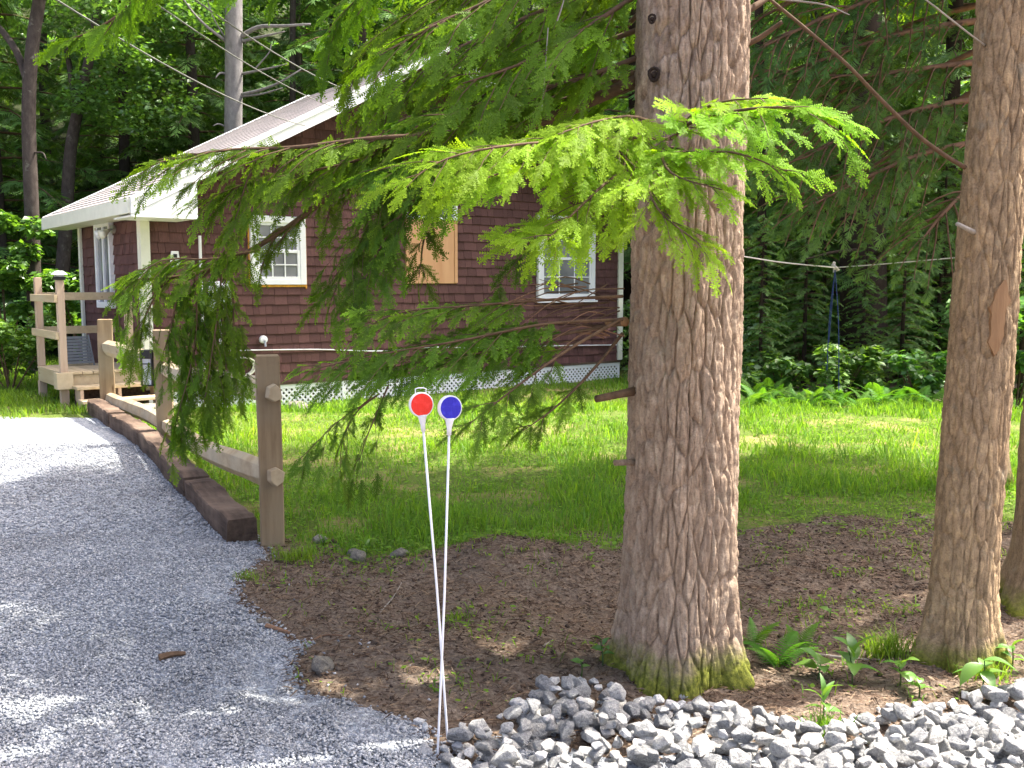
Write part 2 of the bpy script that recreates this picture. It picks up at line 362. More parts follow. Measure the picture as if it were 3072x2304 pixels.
def ground_mat():
    t = NT("ground"); v = t.coord("Object"); at_ = t.n("ShaderNodeAttribute", attribute_name="tint"); sp = t.n("ShaderNodeSeparateXYZ")
    t.l(at_.outputs["Vector"], sp.inputs[0])
    n1 = t.noise(v, 6, 6, 0.65); n2 = t.noise(v, 60, 5, 0.65); n3 = t.noise(v, 1.3, 4)
    dirt = t.ramp(n2, [(0.25, (0.070, 0.052, 0.040)), (0.5, (0.180, 0.138, 0.106)), (0.75, (0.33, 0.27, 0.21))])
    dirt = t.mix(dirt, (0.16, 0.105, 0.072), t.ramp(n1, [(0.45, (0, 0, 0)), (0.7, (0.6, 0.6, 0.6))]))
    moss = t.ramp(n2, [(0.25, (0.045, 0.075, 0.016)), (0.5, (0.105, 0.155, 0.03)), (0.78, (0.21, 0.235, 0.05))])
    straw = t.ramp(n2, [(0.3, (0.22, 0.165, 0.07)), (0.7, (0.42, 0.34, 0.16))])
    moss = t.mix(moss, straw, t.ramp(n3, [(0.50, (0, 0, 0)), (0.66, (0.75, 0.75, 0.75))]))
    lawn = t.math('ADD', sp.outputs[0], t.math('MULTIPLY', t.math('SUBTRACT', n1, 0.5), 0.7))
    col = t.mix(dirt, moss, t.ramp(lawn, [(0.4, (0, 0, 0)), (0.6, (1, 1, 1))]))
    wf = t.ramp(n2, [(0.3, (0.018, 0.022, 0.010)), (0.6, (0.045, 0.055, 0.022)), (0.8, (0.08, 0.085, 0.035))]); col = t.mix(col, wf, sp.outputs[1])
    t.bsdf(col, 0.95, t.bump(t.math('ADD', n2, t.math('MULTIPLY', n1, 0.8)), 0.8, 0.03), 0.1); return t.m
M['ground'] = ground_mat()
def lens_mat(name, col):
    t = NT(name); v = t.coord("Object"); d = t.voro(v, 180, 'F1', "Distance", 0.2); n = t.noise(v, 45, 4)
    c = t.mix(col, tuple(min(1, x * 1.5 + 0.03) for x in col), t.ramp(n, [(0.5, (0, 0, 0)), (0.7, (0.5, 0.5, 0.5))]))
    t.bsdf(c, 0.18, t.bump(d, 0.25, 0.002), 0.6); return t.m
M['red'] = lens_mat("red_reflector", (0.80, 0.022, 0.012)); M['blue'] = lens_mat("blue_reflector", (0.012, 0.010, 0.42))
M['clod'] = pebble_mat("clod", (0.075, 0.053, 0.041), (0.12, 0.088, 0.067), (0.17, 0.13, 0.10), 60)
M['litter'] = pebble_mat("litter", (0.065, 0.040, 0.026), (0.165, 0.108, 0.072), (0.34, 0.25, 0.17), 30)

# ------------------------------------------------------------------ terrain
HP = np.array([-4.998, 13.198]); HYAW = 0.655
def hgt(x, y, fine=True):
    x = np.asarray(x, float); y = np.asarray(y, float)
    z = -0.20 * sstep(11.8, 14.2, y) * sstep(-6.6, -4.2, x)
    z = z + 0.13 * np.exp(-(((x + 0.12) / 0.42) ** 2 + ((y - 5.42) / 0.33) ** 2)) + 0.05 * np.exp(-(((x - 0.75) / 0.7) ** 2 + ((y - 5.5) / 0.3) ** 2))
    z = z + 0.05 * np.exp(-(((x + 0.5) / 0.5) ** 2 + ((y - 4.0) / 0.35) ** 2))
    far = sstep(23, 30, y); z = z + far * (y - 23) * 0.42
    z = z + sstep(9, 14, -x) * 0.25 * np.maximum(0, -x - 9)
    if fine:
        d = sstep(7.5, 5.5, y) * sstep(-1.9, -1.2, x)
        z = z + d * (fbm(x * 3.1, y * 3.1, 3) - 0.47) * 0.10 + (fbm(x * 0.9, y * 0.9, 9) - 0.47) * 0.05 * sstep(4, 7, y)
        z = z + far * (fbm(x * 0.2, y * 0.2, 5) - 0.47) * 3
    return z
def H(x, y): return float(hgt(x, y))
LAWN_EDGE = [gnd(*p)[:2] for p in ((605, 1192), (690, 1205), (800, 1212), (900, 1218), (980, 1205), (1050, 1185), (1180, 1195), (1320, 1178), (1600, 1135), (1800, 1118), (2000, 1112), (2212, 1108))]
lex = np.array([p[0] for p in LAWN_EDGE]); ley = np.array([p[1] for p in LAWN_EDGE])
def lawn_mask(x, y):
    e = np.interp(x, lex, ley); m = sstep(-0.30, 0.30, y - e + (fbm(x * 2.3, y * 2.3, 55) - .47) * 1.5 + (fbm(x * 9, y * 9, 56) - .47) * .6)
    m = m * np.where(x < -1.3, sstep(5.6, 5.9, y), 1)
    edge = 15.2 + 1.2 * np.sin(x * 0.7) + 4.5 * sstep(3.6, 1.8, x); m = m * sstep(edge + 1.5, edge - 0.5, y)
    m = m * sstep(-13, -10, x)
    return np.clip(m, 0, 1)
FENCE = [np.array([-1.47, 5.80]), np.array([-3.44, 9.50]), np.array([-5.10, 12.12])]
drv = [(2.0, -0.10), (3.07, -0.24), (3.3, -0.33), (3.45, -0.52), (3.62, -0.86), (3.9, -0.95), (4.14, -0.93), (4.49, -1.2), (4.84, -1.45), (5.24, -1.52), (5.55, -1.44), (5.85, -1.58), (9.5, -3.58), (12.1, -5.2)]
dry = np.array([p[0] for p in drv]); drx = np.array([p[1] for p in drv])

def axis(lo, a, b, hi, fine, g=1.22):
    xs = list(np.arange(a, b + fine, fine)); s = fine
    while xs[-1] < hi: s = min(s * g, 3.0); xs.append(xs[-1] + s)
    s = fine; left = [a]
    while left[-1] > lo: s = min(s * g, 3.0); left.append(left[-1] - s)
    return np.array(left[1:][::-1] + xs)
gx = axis(-70, -4.5, 4.5, 70, 0.06); gy = axis(-12, 2.6, 9.0, 95, 0.055)
X, Y = np.meshgrid(gx, gy); Z = hgt(X, Y)
nx, ny = len(gx), len(gy)
Fi = (np.arange(ny - 1)[:, None] * nx + np.arange(nx - 1)[None]).ravel()
V = np.column_stack([X.ravel(), Y.ravel(), Z.ravel()])
lm = lawn_mask(V[:, 0], V[:, 1])
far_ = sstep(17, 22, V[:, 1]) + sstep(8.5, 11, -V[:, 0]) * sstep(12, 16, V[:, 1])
ground = link("ground", np_mesh("ground", V, np.column_stack([Fi, Fi + 1, Fi + nx + 1, Fi + nx]), None, np.column_stack([lm, np.clip(far_, 0, 1)]), True), None, M['ground'])
tag(ground, "lawn and bare earth around the cabin", None, None, "structure")

# driveway: a strip of rows between its left reach and the wavy right edge
ys = np.concatenate([np.arange(1.6, 6, 0.05), np.arange(6, 11.75, 0.1)])
rows = []; nc = 70
for y in ys:
    xr = float(np.interp(y, dry, drx)) + (0.10 * (vnoise(y * 3.3, 0.3, 2) - 0.5) if y < 5.4 else 0.0)
    xl = -13.0; u = np.linspace(0, 1, nc) ** 0.55
    rows.append(np.column_stack([xl + (xr - xl) * u, np.full(nc, y)]))
Q = np.array(rows)
# rounded far end
yy = Q[:, :, 1].copy(); tfar = sstep(9.0, 11.7, yy); Q[:, :, 1] = yy + tfar * (-0.25 + 0.35 * (fbm(Q[:, :, 0] * 1.1, yy * 0 + 3, 4) - 0.47))
ruts = 0.012 * np.sin(Q[:, :, 0] * 2.2 + Q[:, :, 1]) + 0.02 * (fbm(Q[:, :, 0] * 2.5, Q[:, :, 1] * 2.5, 12) - 0.47)
edge_d = np.abs(Q[:, :, 0] - Q[:, -1:, 0]); lift = 0.018 * sstep(0, 0.35, edge_d) + 0.006
Zd = hgt(Q[:, :, 0], Q[:, :, 1]) + lift + ruts * sstep(0.05, 0.5, edge_d)
Vd = np.column_stack([Q[:, :, 0].ravel(), Q[:, :, 1].ravel(), Zd.ravel()])
r_, c_ = len(ys), nc; Fd = (np.arange(r_ - 1)[:, None] * c_ + np.arange(c_ - 1)[None]).ravel()
driveway = link("driveway", np_mesh("driveway", Vd, np.column_stack([Fd, Fd + 1, Fd + c_ + 1, Fd + c_]), None, None, True), None, M['gravel'])
tag(driveway, "grey crushed gravel driveway", None, None, "structure")

# ------------------------------------------------------------------ scattered matter (gravel, litter, grass)
def scatter_solids(P, S, tri_shape='octa', seed=1, flat=0.6):
    r = np.random.default_rng(seed); n = len(P)
    base = np.array([[1, 0, 0], [0, 1, 0], [-1, 0, 0], [0, -1, 0], [0, 0, 1], [0, 0, -1]], float)
    F = np.array([[0, 1, 4], [1, 2, 4], [2, 3, 4], [3, 0, 4], [1, 0, 5], [2, 1, 5], [3, 2, 5], [0, 3, 5]])
    V = base[None] * (1 + r.uniform(-0.35, 0.35, (n, 6, 1))); V[:, :, 2] *= flat; V[:, :, 1] *= r.uniform(0.6, 1.0, (n, 1))
    V += r.uniform(-0.18, 0.18, V.shape); V *= S[:, None, None]
    a = r.uniform(0, 6.283, n); ca, sa = np.cos(a)[:, None], np.sin(a)[:, None]
    x = V[:, :, 0] * ca - V[:, :, 1] * sa; y = V[:, :, 0] * sa + V[:, :, 1] * ca
    tl = r.uniform(-0.5, 0.5, (n, 1)); z = V[:, :, 2] + x * tl
    V = np.stack([x, y, z], -1) + P[:, None]
    return V.reshape(-1, 3), (F[None] + (np.arange(n) * 6)[:, None, None]).reshape(-1, 3)
def drive_z(x, y):
    xr = np.interp(y, dry, drx); d = np.abs(x - xr)
    return hgt(x, y) + (0.018 * sstep(0, 0.35, d) + 0.006) + (0.012 * np.sin(x * 2.2 + y) + 0.02 * (fbm(x * 2.5, y * 2.5, 12) - 0.47)) * sstep(0.05, 0.5, d)
pp = []; ss = []
for n, y0, y1, xs, s0, s1 in ((28000, 2.75, 4.2, 2.1, 0.0045, 0.0105), (17000, 4.2, 6.0, 2.6, 0.006, 0.012), (12000, 6.0, 9.5, 3.4, 0.009, 0.015)):
    y = rng.uniform(y0, y1, n); xr = np.interp(y, dry, drx) + 0.06 + (rng.uniform(0, 1, n) > .88) * (y < 5.4) * .45
    x = xr - rng.uniform(0, 1, n) ** 1.1 * (xr + 0.56 * y + 0.15)
    ok = x < np.interp(y, dry, drx) + np.abs(rng.normal(0, 0.05, n)) * (rng.uniform(0, 1, n) > .5) + (rng.uniform(0, 1, n) > .9) * np.abs(rng.normal(0, .22, n)) * (y < 5.4)
    x, y = x[ok], y[ok]; pp.append(np.column_stack([x, y, drive_z(x, y) + 0.003])); ss.append(rng.uniform(s0, s1, len(x)))
Vg, Fg = scatter_solids(np.vstack(pp), np.concatenate(ss), seed=3)
tag(link("gravel", np_mesh("gravel", Vg, Fg), None, M['pebble']), "loose grey gravel lying on the driveway", "gravel", None, "stuff")

def poly_scatter(n, x0, x1, y0, y1):
    return rng.uniform(x0, x1, n), rng.uniform(y0, y1, n)
# litter: needles, chips and crumbs of earth on the bare ground
x, y = poly_scatter(52000, -1.6, 4.2, 3.1, 7.2)
ok = (lawn_mask(x, y) < 0.55 + rng.uniform(-0.3, 0.1, len(x))) & (x > np.interp(y, dry, drx) - 0.02) & (np.abs(x) < 0.6 * y)
x, y = x[ok], y[ok]; n = len(x); zz = hgt(x, y)
k1 = n // 4
Va, Fa = scatter_solids(np.column_stack([x[:k1], y[:k1], zz[:k1] + 0.002]), rng.uniform(0.003, 0.011, k1) * (1 + (rng.uniform(0, 1, k1) > 0.96) * 1.2), seed=5)
# needles and twig bits: thin triangular slivers
m = n - k1; a = rng.uniform(0, 6.283, m); L = rng.uniform(0.02, 0.075, m); w = rng.uniform(0.0012, 0.0028, m)
cx, cyy, cz = x[k1:], y[k1:], zz[k1:] + rng.uniform(0.003, 0.012, m)
dx, dy = np.cos(a), np.sin(a); tilt = rng.uniform(-0.012, 0.018, m)
Vb = np.stack([np.stack([cx - dx * L / 2 - dy * w, cyy - dy * L / 2 + dx * w, cz], -1), np.stack([cx - dx * L / 2 + dy * w, cyy - dy * L / 2 - dx * w, cz], -1),
               np.stack([cx + dx * L / 2, cyy + dy * L / 2, cz + tilt], -1), np.stack([cx, cyy, cz + w * 2.2 + tilt / 2], -1)], 1).reshape(-1, 3)
Fb = (np.array([[0, 1, 3], [1, 2, 3], [2, 0, 3]])[None] + (np.arange(m) * 4)[:, None, None]).reshape(-1, 3)
tag(link("forest_litter", np_mesh("forest_litter", np.vstack([Va, Vb]), np.vstack([Fa, Fb + len(Va)])), None, M['litter']), "brown needles, twig bits and crumbs on bare earth", "litter", None, "stuff")

x, y = poly_scatter(5200, -1.5, 4.2, 3.4, 7.4); ok = (x > np.interp(y, dry, drx) + .03) & (np.abs(x) < .58 * y) & (lawn_mask(x, y) < .6) & (fbm(x * 1.4, y * 1.4, 71) > .42); x, y = x[ok], y[ok]
Vk, Fk = scatter_solids(np.column_stack([x, y, hgt(x, y) + .002]), rng.uniform(.004, .014, len(x)) * (1 + (rng.uniform(0, 1, len(x)) > .95) * 1.0), seed=15, flat=.6)
tag(link("earth_clods", np_mesh("earth_clods", Vk, Fk), None, M['clod']), "clods of dark earth on the bare ground", "earth", None, "stuff")
def blades(x, y, z, h, w, lean, tipv, seed):
    r = np.random.default_rng(seed); n = len(x); a = r.uniform(0, 6.283, n); b = r.uniform(0, 6.283, n)
    dx, dy = np.cos(a) * w, np.sin(a) * w; lx, ly = np.cos(b) * lean * h, np.sin(b) * lean * h
    V = np.stack([np.stack([x - dx, y - dy, z - 0.005], -1), np.stack([x + dx, y + dy, z - 0.005], -1),
                  np.stack([x - dx * .75 + lx * .35, y - dy * .75 + ly * .35, z + h * .6], -1), np.stack([x + dx * .75 + lx * .35, y + dy * .75 + ly * .35, z + h * .6], -1),
                  np.stack([x + lx, y + ly, z + h * (1 - 0.25 * lean)], -1)], 1).reshape(-1, 3)
    F = (np.array([[0, 1, 3], [0, 3, 2], [2, 3, 4]])[None] + (np.arange(n) * 5)[:, None, None]).reshape(-1, 3)
    rd = r.uniform(0, 1, n); t = np.stack([np.repeat(tipv, 5), np.repeat(rd, 5)], -1)
    return V, F, t
N = 185000
y = 5.3 + rng.uniform(0, 1, N) ** 1.3 * 13.0; x = rng.uniform(-1, 1, N) * (0.56 * y + 0.4)
tall = fbm(x * 1.3, y * 1.3, 21)
ok = rng.uniform(0, 1, N) < lawn_mask(x, y) * np.clip(2.6 * (fbm(x * 1.6, y * 1.6, 22) - 0.22), 0.10, 1)
fx = np.interp(y, [p[1] for p in FENCE], [p[0] for p in FENCE]); ok &= (x > fx + 0.1) | (y > 12.2)
hx = (x - HP[0]) * math.cos(HYAW) + (y - HP[1]) * math.sin(HYAW); hy = -(x - HP[0]) * math.sin(HYAW) + (y - HP[1]) * math.cos(HYAW)
ok &= ~((hx > -1.3) & (hy > -0.05) & (hx < 9.2) & (hy < 4.5))
ok &= ~((y < 11.9) & (x < np.interp(y, dry, drx) + 0.12))
x, y, tall = x[ok], y[ok], tall[ok]
h = (0.03 + 0.085 * rng.uniform(0, 1, len(x)) ** 1.8) * (0.5 + 1.3 * sstep(0.38, 0.62, tall)); big = rng.uniform(0, 1, len(x)) > 0.975; h[big] *= 2.0; h *= .35 + .65 * sstep(-.1, .8, y - np.interp(x, lex, ley))
straw_sun = sstep(0.48, 0.62, fbm(x * 0.65, y * 0.65, 33)); tipv = np.clip(rng.normal(0.28, 0.22, len(x)) + straw_sun * 0.55 * sstep(8.6, 10.5, y) * sstep(2.4, .8, x), 0, 1)  # straw and painted sun-yellow, kept to the sunlit part of the lawn
w = rng.uniform(0.002, 0.0045, len(x)) * (1 + 0.09 * np.maximum(0, y - 6))
Vv, Ff, Tt = blades(x, y, hgt(x, y), h, w, rng.uniform(0.2, 1.1, len(x)), tipv, 4)
tag(link("lawn_grass", np_mesh("lawn_grass", Vv, Ff, None, Tt), None, M['grass']), "bright green and yellow lawn grass between fence and cabin", "grass", None, "stuff")
# low clover-like leaves in the near lawn, far-left grass
n = 34000; y = 5.2 + rng.uniform(0, 1, n) ** 1.5 * 6.5; x = rng.uniform(-1, 1, n) * (0.55 * y)
fx = np.interp(y, [p[1] for p in FENCE], [p[0] for p in FENCE])
ok = (rng.uniform(0, 1, n) < lawn_mask(x, y) * np.clip(fbm(x * 1.7, y * 1.7, 41) * 2 - 0.35, 0.05, 1)) & (x > fx + 0.1); x, y = x[ok], y[ok]; n = len(x)
a = rng.uniform(0, 6.283, n); s = rng.uniform(0.008, 0.022, n) * (1 + 0.04 * (y - 5)); z = hgt(x, y) + rng.uniform(0.01, 0.05, n)
ux = np.stack([np.cos(a), np.sin(a), rng.uniform(-.3, .3, n)], -1) * s[:, None]; uy = np.stack([-np.sin(a), np.cos(a), rng.uniform(-.3, .3, n)], -1) * s[:, None] * 0.7
C0 = np.stack([x, y, z], -1)
Vc = np.stack([C0 - ux, C0 + uy, C0 + ux, C0 - uy], 1).reshape(-1, 3); Fc = (np.array([[0, 1, 2], [0, 2, 3]])[None] + (np.arange(n) * 4)[:, None, None]).reshape(-1, 3)
tag(link("ground_cover", np_mesh("ground_cover", Vc, Fc, None, np.stack([np.repeat(rng.uniform(0, .5, n), 4), np.repeat(rng.uniform(0, 1, n), 4)], -1)), None, M['grass']), "low round-leaved weeds among the lawn grass", "ground cover", None, "stuff")
n = 26000; y = rng.uniform(11.3, 21, n); x = rng.uniform(-1, 0, n) * 6 - 0.36 * y; ok = (x < -5.0 - (y - 12) * 0.55) & (x > -0.62 * y) & ~((y < 11.8) & (vnoise(x * 3, y, 8) > 0.4)); x, y = x[ok], y[ok]
Vv, Ff, Tt = blades(x, y, hgt(x, y), rng.uniform(0.04, 0.14, len(x)), rng.uniform(0.004, 0.009, len(x)), rng.uniform(0.2, 0.8, len(x)), np.clip(rng.normal(0.55, 0.3, len(x)), 0, 1), 6)
tag(link("rough_grass", np_mesh("rough_grass", Vv, Ff, None, Tt), None, M['grass']), "yellow-green grass beyond the far end of the driveway", "grass", None, "stuff")

x, y = poly_scatter(11000, -1.4, 4.4, 3.5, 7.6); wv = fbm(x * 2.2, y * 2.2, 81); near = np.exp(-((y - np.interp(x, lex, ley)) / .55) ** 2)
ok = (x > np.interp(y, dry, drx) + .05) & (np.abs(x) < .58 * y) & (lawn_mask(x, y) < .7) & (rng.uniform(0, 1, len(x)) < np.clip((wv - .46) * 3 + near * .35 + .25 * (x > 1.0) * (wv > .44), 0, .8)); x, y = x[ok], y[ok]; n = len(x)
Vv, Ff, Tt = blades(x, y, hgt(x, y), rng.uniform(.02, .07, n), rng.uniform(.0015, .004, n), rng.uniform(.4, 1.3, n), np.clip(rng.normal(.35, .3, n), 0, 1), 16)
a = rng.uniform(0, 6.283, n); sz = rng.uniform(.006, .018, n); z = hgt(x, y) + rng.uniform(.008, .04, n); x2 = x + rng.normal(0, .03, n); y2 = y + rng.normal(0, .03, n)
ux = np.stack([np.cos(a), np.sin(a), rng.uniform(-.3, .3, n)], -1) * sz[:, None]; uy = np.stack([-np.sin(a), np.cos(a), rng.uniform(-.3, .3, n)], -1) * sz[:, None] * .65; C0 = np.stack([x2, y2, z], -1)
Vc = np.stack([C0 - ux, C0 + uy, C0 + ux, C0 - uy], 1).reshape(-1, 3); Fc = (np.array([[0, 1, 2], [0, 2, 3]])[None] + (np.arange(n) * 4)[:, None, None]).reshape(-1, 3)
tag(link("weeds", np_mesh("weeds", np.vstack([Vv, Vc]), np.vstack([Ff, Fc + len(Vv)]), None, np.vstack([Tt, np.stack([np.repeat(rng.uniform(0, .6, n), 4), np.repeat(rng.uniform(0, 1, n), 4)], -1)])), None, M['grass']), "sparse weeds and grass blades scattered over the bare earth", "weeds", None, "stuff")

# ------------------------------------------------------------------ cabin
cabin = empty("cabin", (HP[0], HP[1], 0), HYAW)
tag(cabin, "dark red-brown shingled cabin with white trim and lattice skirt", "cabin")
CW, CL, ZB, ZE, OV, OG, SL = 8.94, 3.25, 0.16, 2.69, 0.37, 0.79, 0.524
def roof_under(x): return ZE - 0.17 + (min(x, CW - x) + OV) * SL
apex = CW / 2
W1 = (1.512, 2.378, 1.60, 2.60); W2 = (4.139, 5.124, 1.62, 2.90); W3 = (6.862, 8.231, 1.314, 2.842); SW = (1.42, 2.24, 1.25, 2.56)
gw = MB().prism([(0.02, ZB), (CW - 0.02, ZB), (CW - 0.02, roof_under(CW)), (apex, roof_under(apex)), (0.02, roof_under(0))], 1, 0.03, 0.13).build("gable_wall", M['shingle'], cabin)
sw = MB().box((0.03, 0.14, ZB), (0.13, CL, ZE - 0.12)).build("side_wall", M['shingle'], cabin)
MB().box((CW - 0.13, 0.14, ZB), (CW - 0.03, CL, ZE - 0.12)).build("side_wall", M['shingle'], cabin)
MB().prism([(0.14, ZB), (CW - 0.14, ZB), (CW - 0.14, roof_under(CW)), (apex, roof_under(apex)), (0.14, roof_under(0))], 1, CL - 0.1, CL).build("back_wall", M['shingle'], cabin)
MB().box((0.0, 0.14, -0.02), (CW, CL, ZB - 0.005)).build("floor_frame", M['tie'], cabin)
unit = MB().add([(0, 0, 0), (1, 0, 0), (1, -1, 0), (0, -1, 0), (0, 0, 1), (1, 0, 1), (1, -0.3, 1), (0, -0.3, 1)], [(0, 1, 2, 3), (4, 7, 6, 5), (0, 4, 5, 1), (1, 5, 6, 2), (2, 6, 7, 3), (3, 7, 4, 0)])
um = bpy.data.meshes.new("shingle"); um.from_pydata(unit.v, [], unit.f); um.materials.append(M['shingle'])
EXPO = 0.145
pieces = []
def hole(u0, u1, z0, z1, rects):
    for a, b, c, d in rects:
        if u1 > a - 0.02 and u0 < b + 0.02 and z1 > c - 0.02 and z0 < d + 0.02: return True
    return False
def clip(u0, u1, z0, z1, rects):
    segs = [(u0, u1)]
    for a, b, c, d in rects:
        if z0 + EXPO * 0.5 > c and z0 + EXPO * 0.5 < d:
            new = []
            for s0, s1 in segs:
                if s1 <= a or s0 >= b: new.append((s0, s1)); continue
                if a - s0 > 0.03: new.append((s0, a))
                if s1 - b > 0.03: new.append((b, s1))
            segs = new
    return segs
rnd = random.Random(4)
zc = ZB - 0.01; row = 0
while zc < roof_under(apex) - 0.05:
    u = 0.0
    while u < CW - 0.02:
        wd = rnd.choice([0.10, 0.13, 0.16, 0.19, 0.22]) * rnd.uniform(0.9, 1.1); u1 = min(u + wd, CW)
        if min(roof_under(u), roof_under(u1)) - zc > 0.03:
            hh_ = min(EXPO + 0.012, min(roof_under(u), roof_under(u1)) - zc)
            for s0, s1 in clip(u, u1, zc, zc + EXPO, (W1, W2, W3)):
                pieces.append(('g', s0 + 0.002, s1 - 0.002, zc + rnd.uniform(-0.006, 0.004), hh_, rnd.uniform(0.030, 0.040)))
        u = u1
    u = 0.0
    while u < CL and zc < ZE - 0.25:
        wd = rnd.choice([0.14, 0.18, 0.22, 0.26]); u1 = min(u + wd, CL)
        for s0, s1 in clip(u, u1, zc, zc + EXPO, (SW,)):
            pieces.append(('s', s0 + 0.002, s1 - 0.002, zc + rnd.uniform(-0.008, 0.006), EXPO + 0.012, rnd.uniform(0.028, 0.038)))
        u = u1
    zc += EXPO; row += 1
def score(p):
    k, a, b, z, h_, t_ = p; c = (a + b) / 2
    if k == 's': return 1.0 if 0.1 < c < 3.2 and z > 1.0 else 0.0
    s = 0
    if 5.1 < c < 6.9 and 1.15 < z < 3.0: s = 3
    elif 1.2 < c < 4.1 and 0.3 < z < 1.5: s = 2
    elif 0 < c < 1.0 and 1.3 < z < 2.3: s = 1.5
    elif 4.0 < c < 7 and 0.3 < z < 1.6: s = 1.2
    return s + 0.01 * (b - a)
pieces.sort(key=score, reverse=True)
rest = {'g': MB(), 's': MB()}
for i, (k, a, b, z, h_, t_) in enumerate(pieces):
    if i < 300:
        o = link("shingle", um, gw if k == 'g' else sw)
        if k == 'g': o.location = (a, 0.03, z); o.scale = (b - a, t_, h_)
        else: o.location = (0.03, b, z); o.rotation_euler = (0, 0, -math.pi / 2); o.scale = (b - a, t_, h_)
    else:
        for_v = []
        for q in unit.v:
            if k == 'g': for_v.append((a + q[0] * (b - a), 0.03 + q[1] * t_, z + q[2] * h_))
            else: for_v.append((0.03 + q[1] * t_, b - q[0] * (b - a), z + q[2] * h_))
        rest[k].add(for_v, unit.f)
tag(rest['g'].build("shingle_field", M['shingle'], gw), kind="stuff"); tag(rest['s'].build("shingle_field", M['shingle'], sw), kind="stuff")

# roof: two slopes laid in stepped courses
def slope(sgn):
    n = 34; x_e, x_r = -OV, apex; V = []; F = []
    for i in range(n):
        a, b = i / n, (i + 1) / n
        for t, dz in ((a, 0.012), (b, 0.0)):
            xx = x_e + (x_r - x_e) * t; zz_ = ZE + (xx + OV) * SL + dz
            if sgn < 0: xx = CW - xx
            V += [(xx, -OG, zz_), (xx, CL + OG, zz_)]
    for i in range(2 * n - 1): F.append((2 * i, 2 * i + 1, 2 * i + 3, 2 * i + 2))
    k = len(V); m = 2 * n - 1
    V += [(x, y_, z_ - 0.09) for x, y_, z_ in V]
    F += [tuple(k + j for j in f[::-1]) for f in F]
    for i in range(m): F += [(2 * i, 2 * i + 2, k + 2 * i + 2, k + 2 * i), (2 * i + 1, k + 2 * i + 1, k + 2 * i + 3, 2 * i + 3)]
    F += [(0, k, k + 1, 1), (2 * m, 2 * m + 1, k + 2 * m + 1, k + 2 * m)]
    return MB().add(V, F)
roof = slope(1).build("roof", M['roof'], cabin); slope(-1).build("roof", M['roof'], cabin)
def rake(x0, x1, y0, y1, drop0, drop1):
    f = lambda x: ZE + (min(x, CW - x) + OV) * SL
    return MB().prism([(x0, f(x0) - drop1), (x1, f(x1) - drop1), (x1, f(x1) - drop0), (x0, f(x0) - drop0)], 1, y0, y1)
for a, b in ((-OV, apex - 0.001), (CW + OV, apex + 0.001)):
    for y0, y1 in ((-OG - 0.03, -OG - 0.004), (CL + OG + 0.004, CL + OG + 0.03)):
        rake(a, b, y0, y1, -0.018, 0.20).build("rake_board", M['white'], roof)
        yt = y0 - 0.012 if y0 < 0 else y1
        rake(a, b, yt, yt + 0.012, -0.022, 0.055).build("rake_trim", M['white'], roof)
for xx in (-OV, CW + OV):
    s_ = -1 if xx < 0 else 1
    MB().box((min(xx, xx + s_ * 0.03), -OG, ZE - 0.19), (max(xx, xx + s_ * 0.03), CL + OG, ZE - 0.004)).build("fascia", M['cream'], roof)
    x_a, x_b = (xx + 0.004, 0.0) if s_ < 0 else (CW, xx - 0.004)
    MB().box((x_a, -OG + 0.03, ZE - 0.185), (x_b, CL + OG, ZE - 0.165)).build("soffit", M['cream'], roof)
# boxed return at the near eave corner
MB().prism([(-OV, ZE - 0.235), (0.48, ZE - 0.235), (0.48, ZE + 0.85 * SL - 0.205), (-OV, ZE - 0.205)], 1, -OG - 0.02, -OG + 0.012).build("return_panel", M['white'], roof)
MB().box((-OV + 0.01, -OG + 0.014, ZE - 0.233), (0.47, -0.0, ZE - 0.21)).build("return_soffit", M['white'], roof)
# corner boards
cb = [((-0.035, -0.036, ZB), (0.09, 0.003, ZE - 0.2)), ((-0.037, 0.005, ZB), (0.001, 0.11, ZE - 0.19)), ((-0.037, CL - 0.11, ZB), (0.001, CL, ZE - 0.19)), ((CW - 0.09, -0.036, ZB), (CW + 0.025, 0.003, ZE - 0.2))]
for a, b in cb: MB().box(a, b).build("corner_board", M['cream'], cabin)
MB().box((0, -0.012, ZB - 0.05), (CW, 0.028, ZB - 0.012)).build("water_table", M['tie'], cabin)

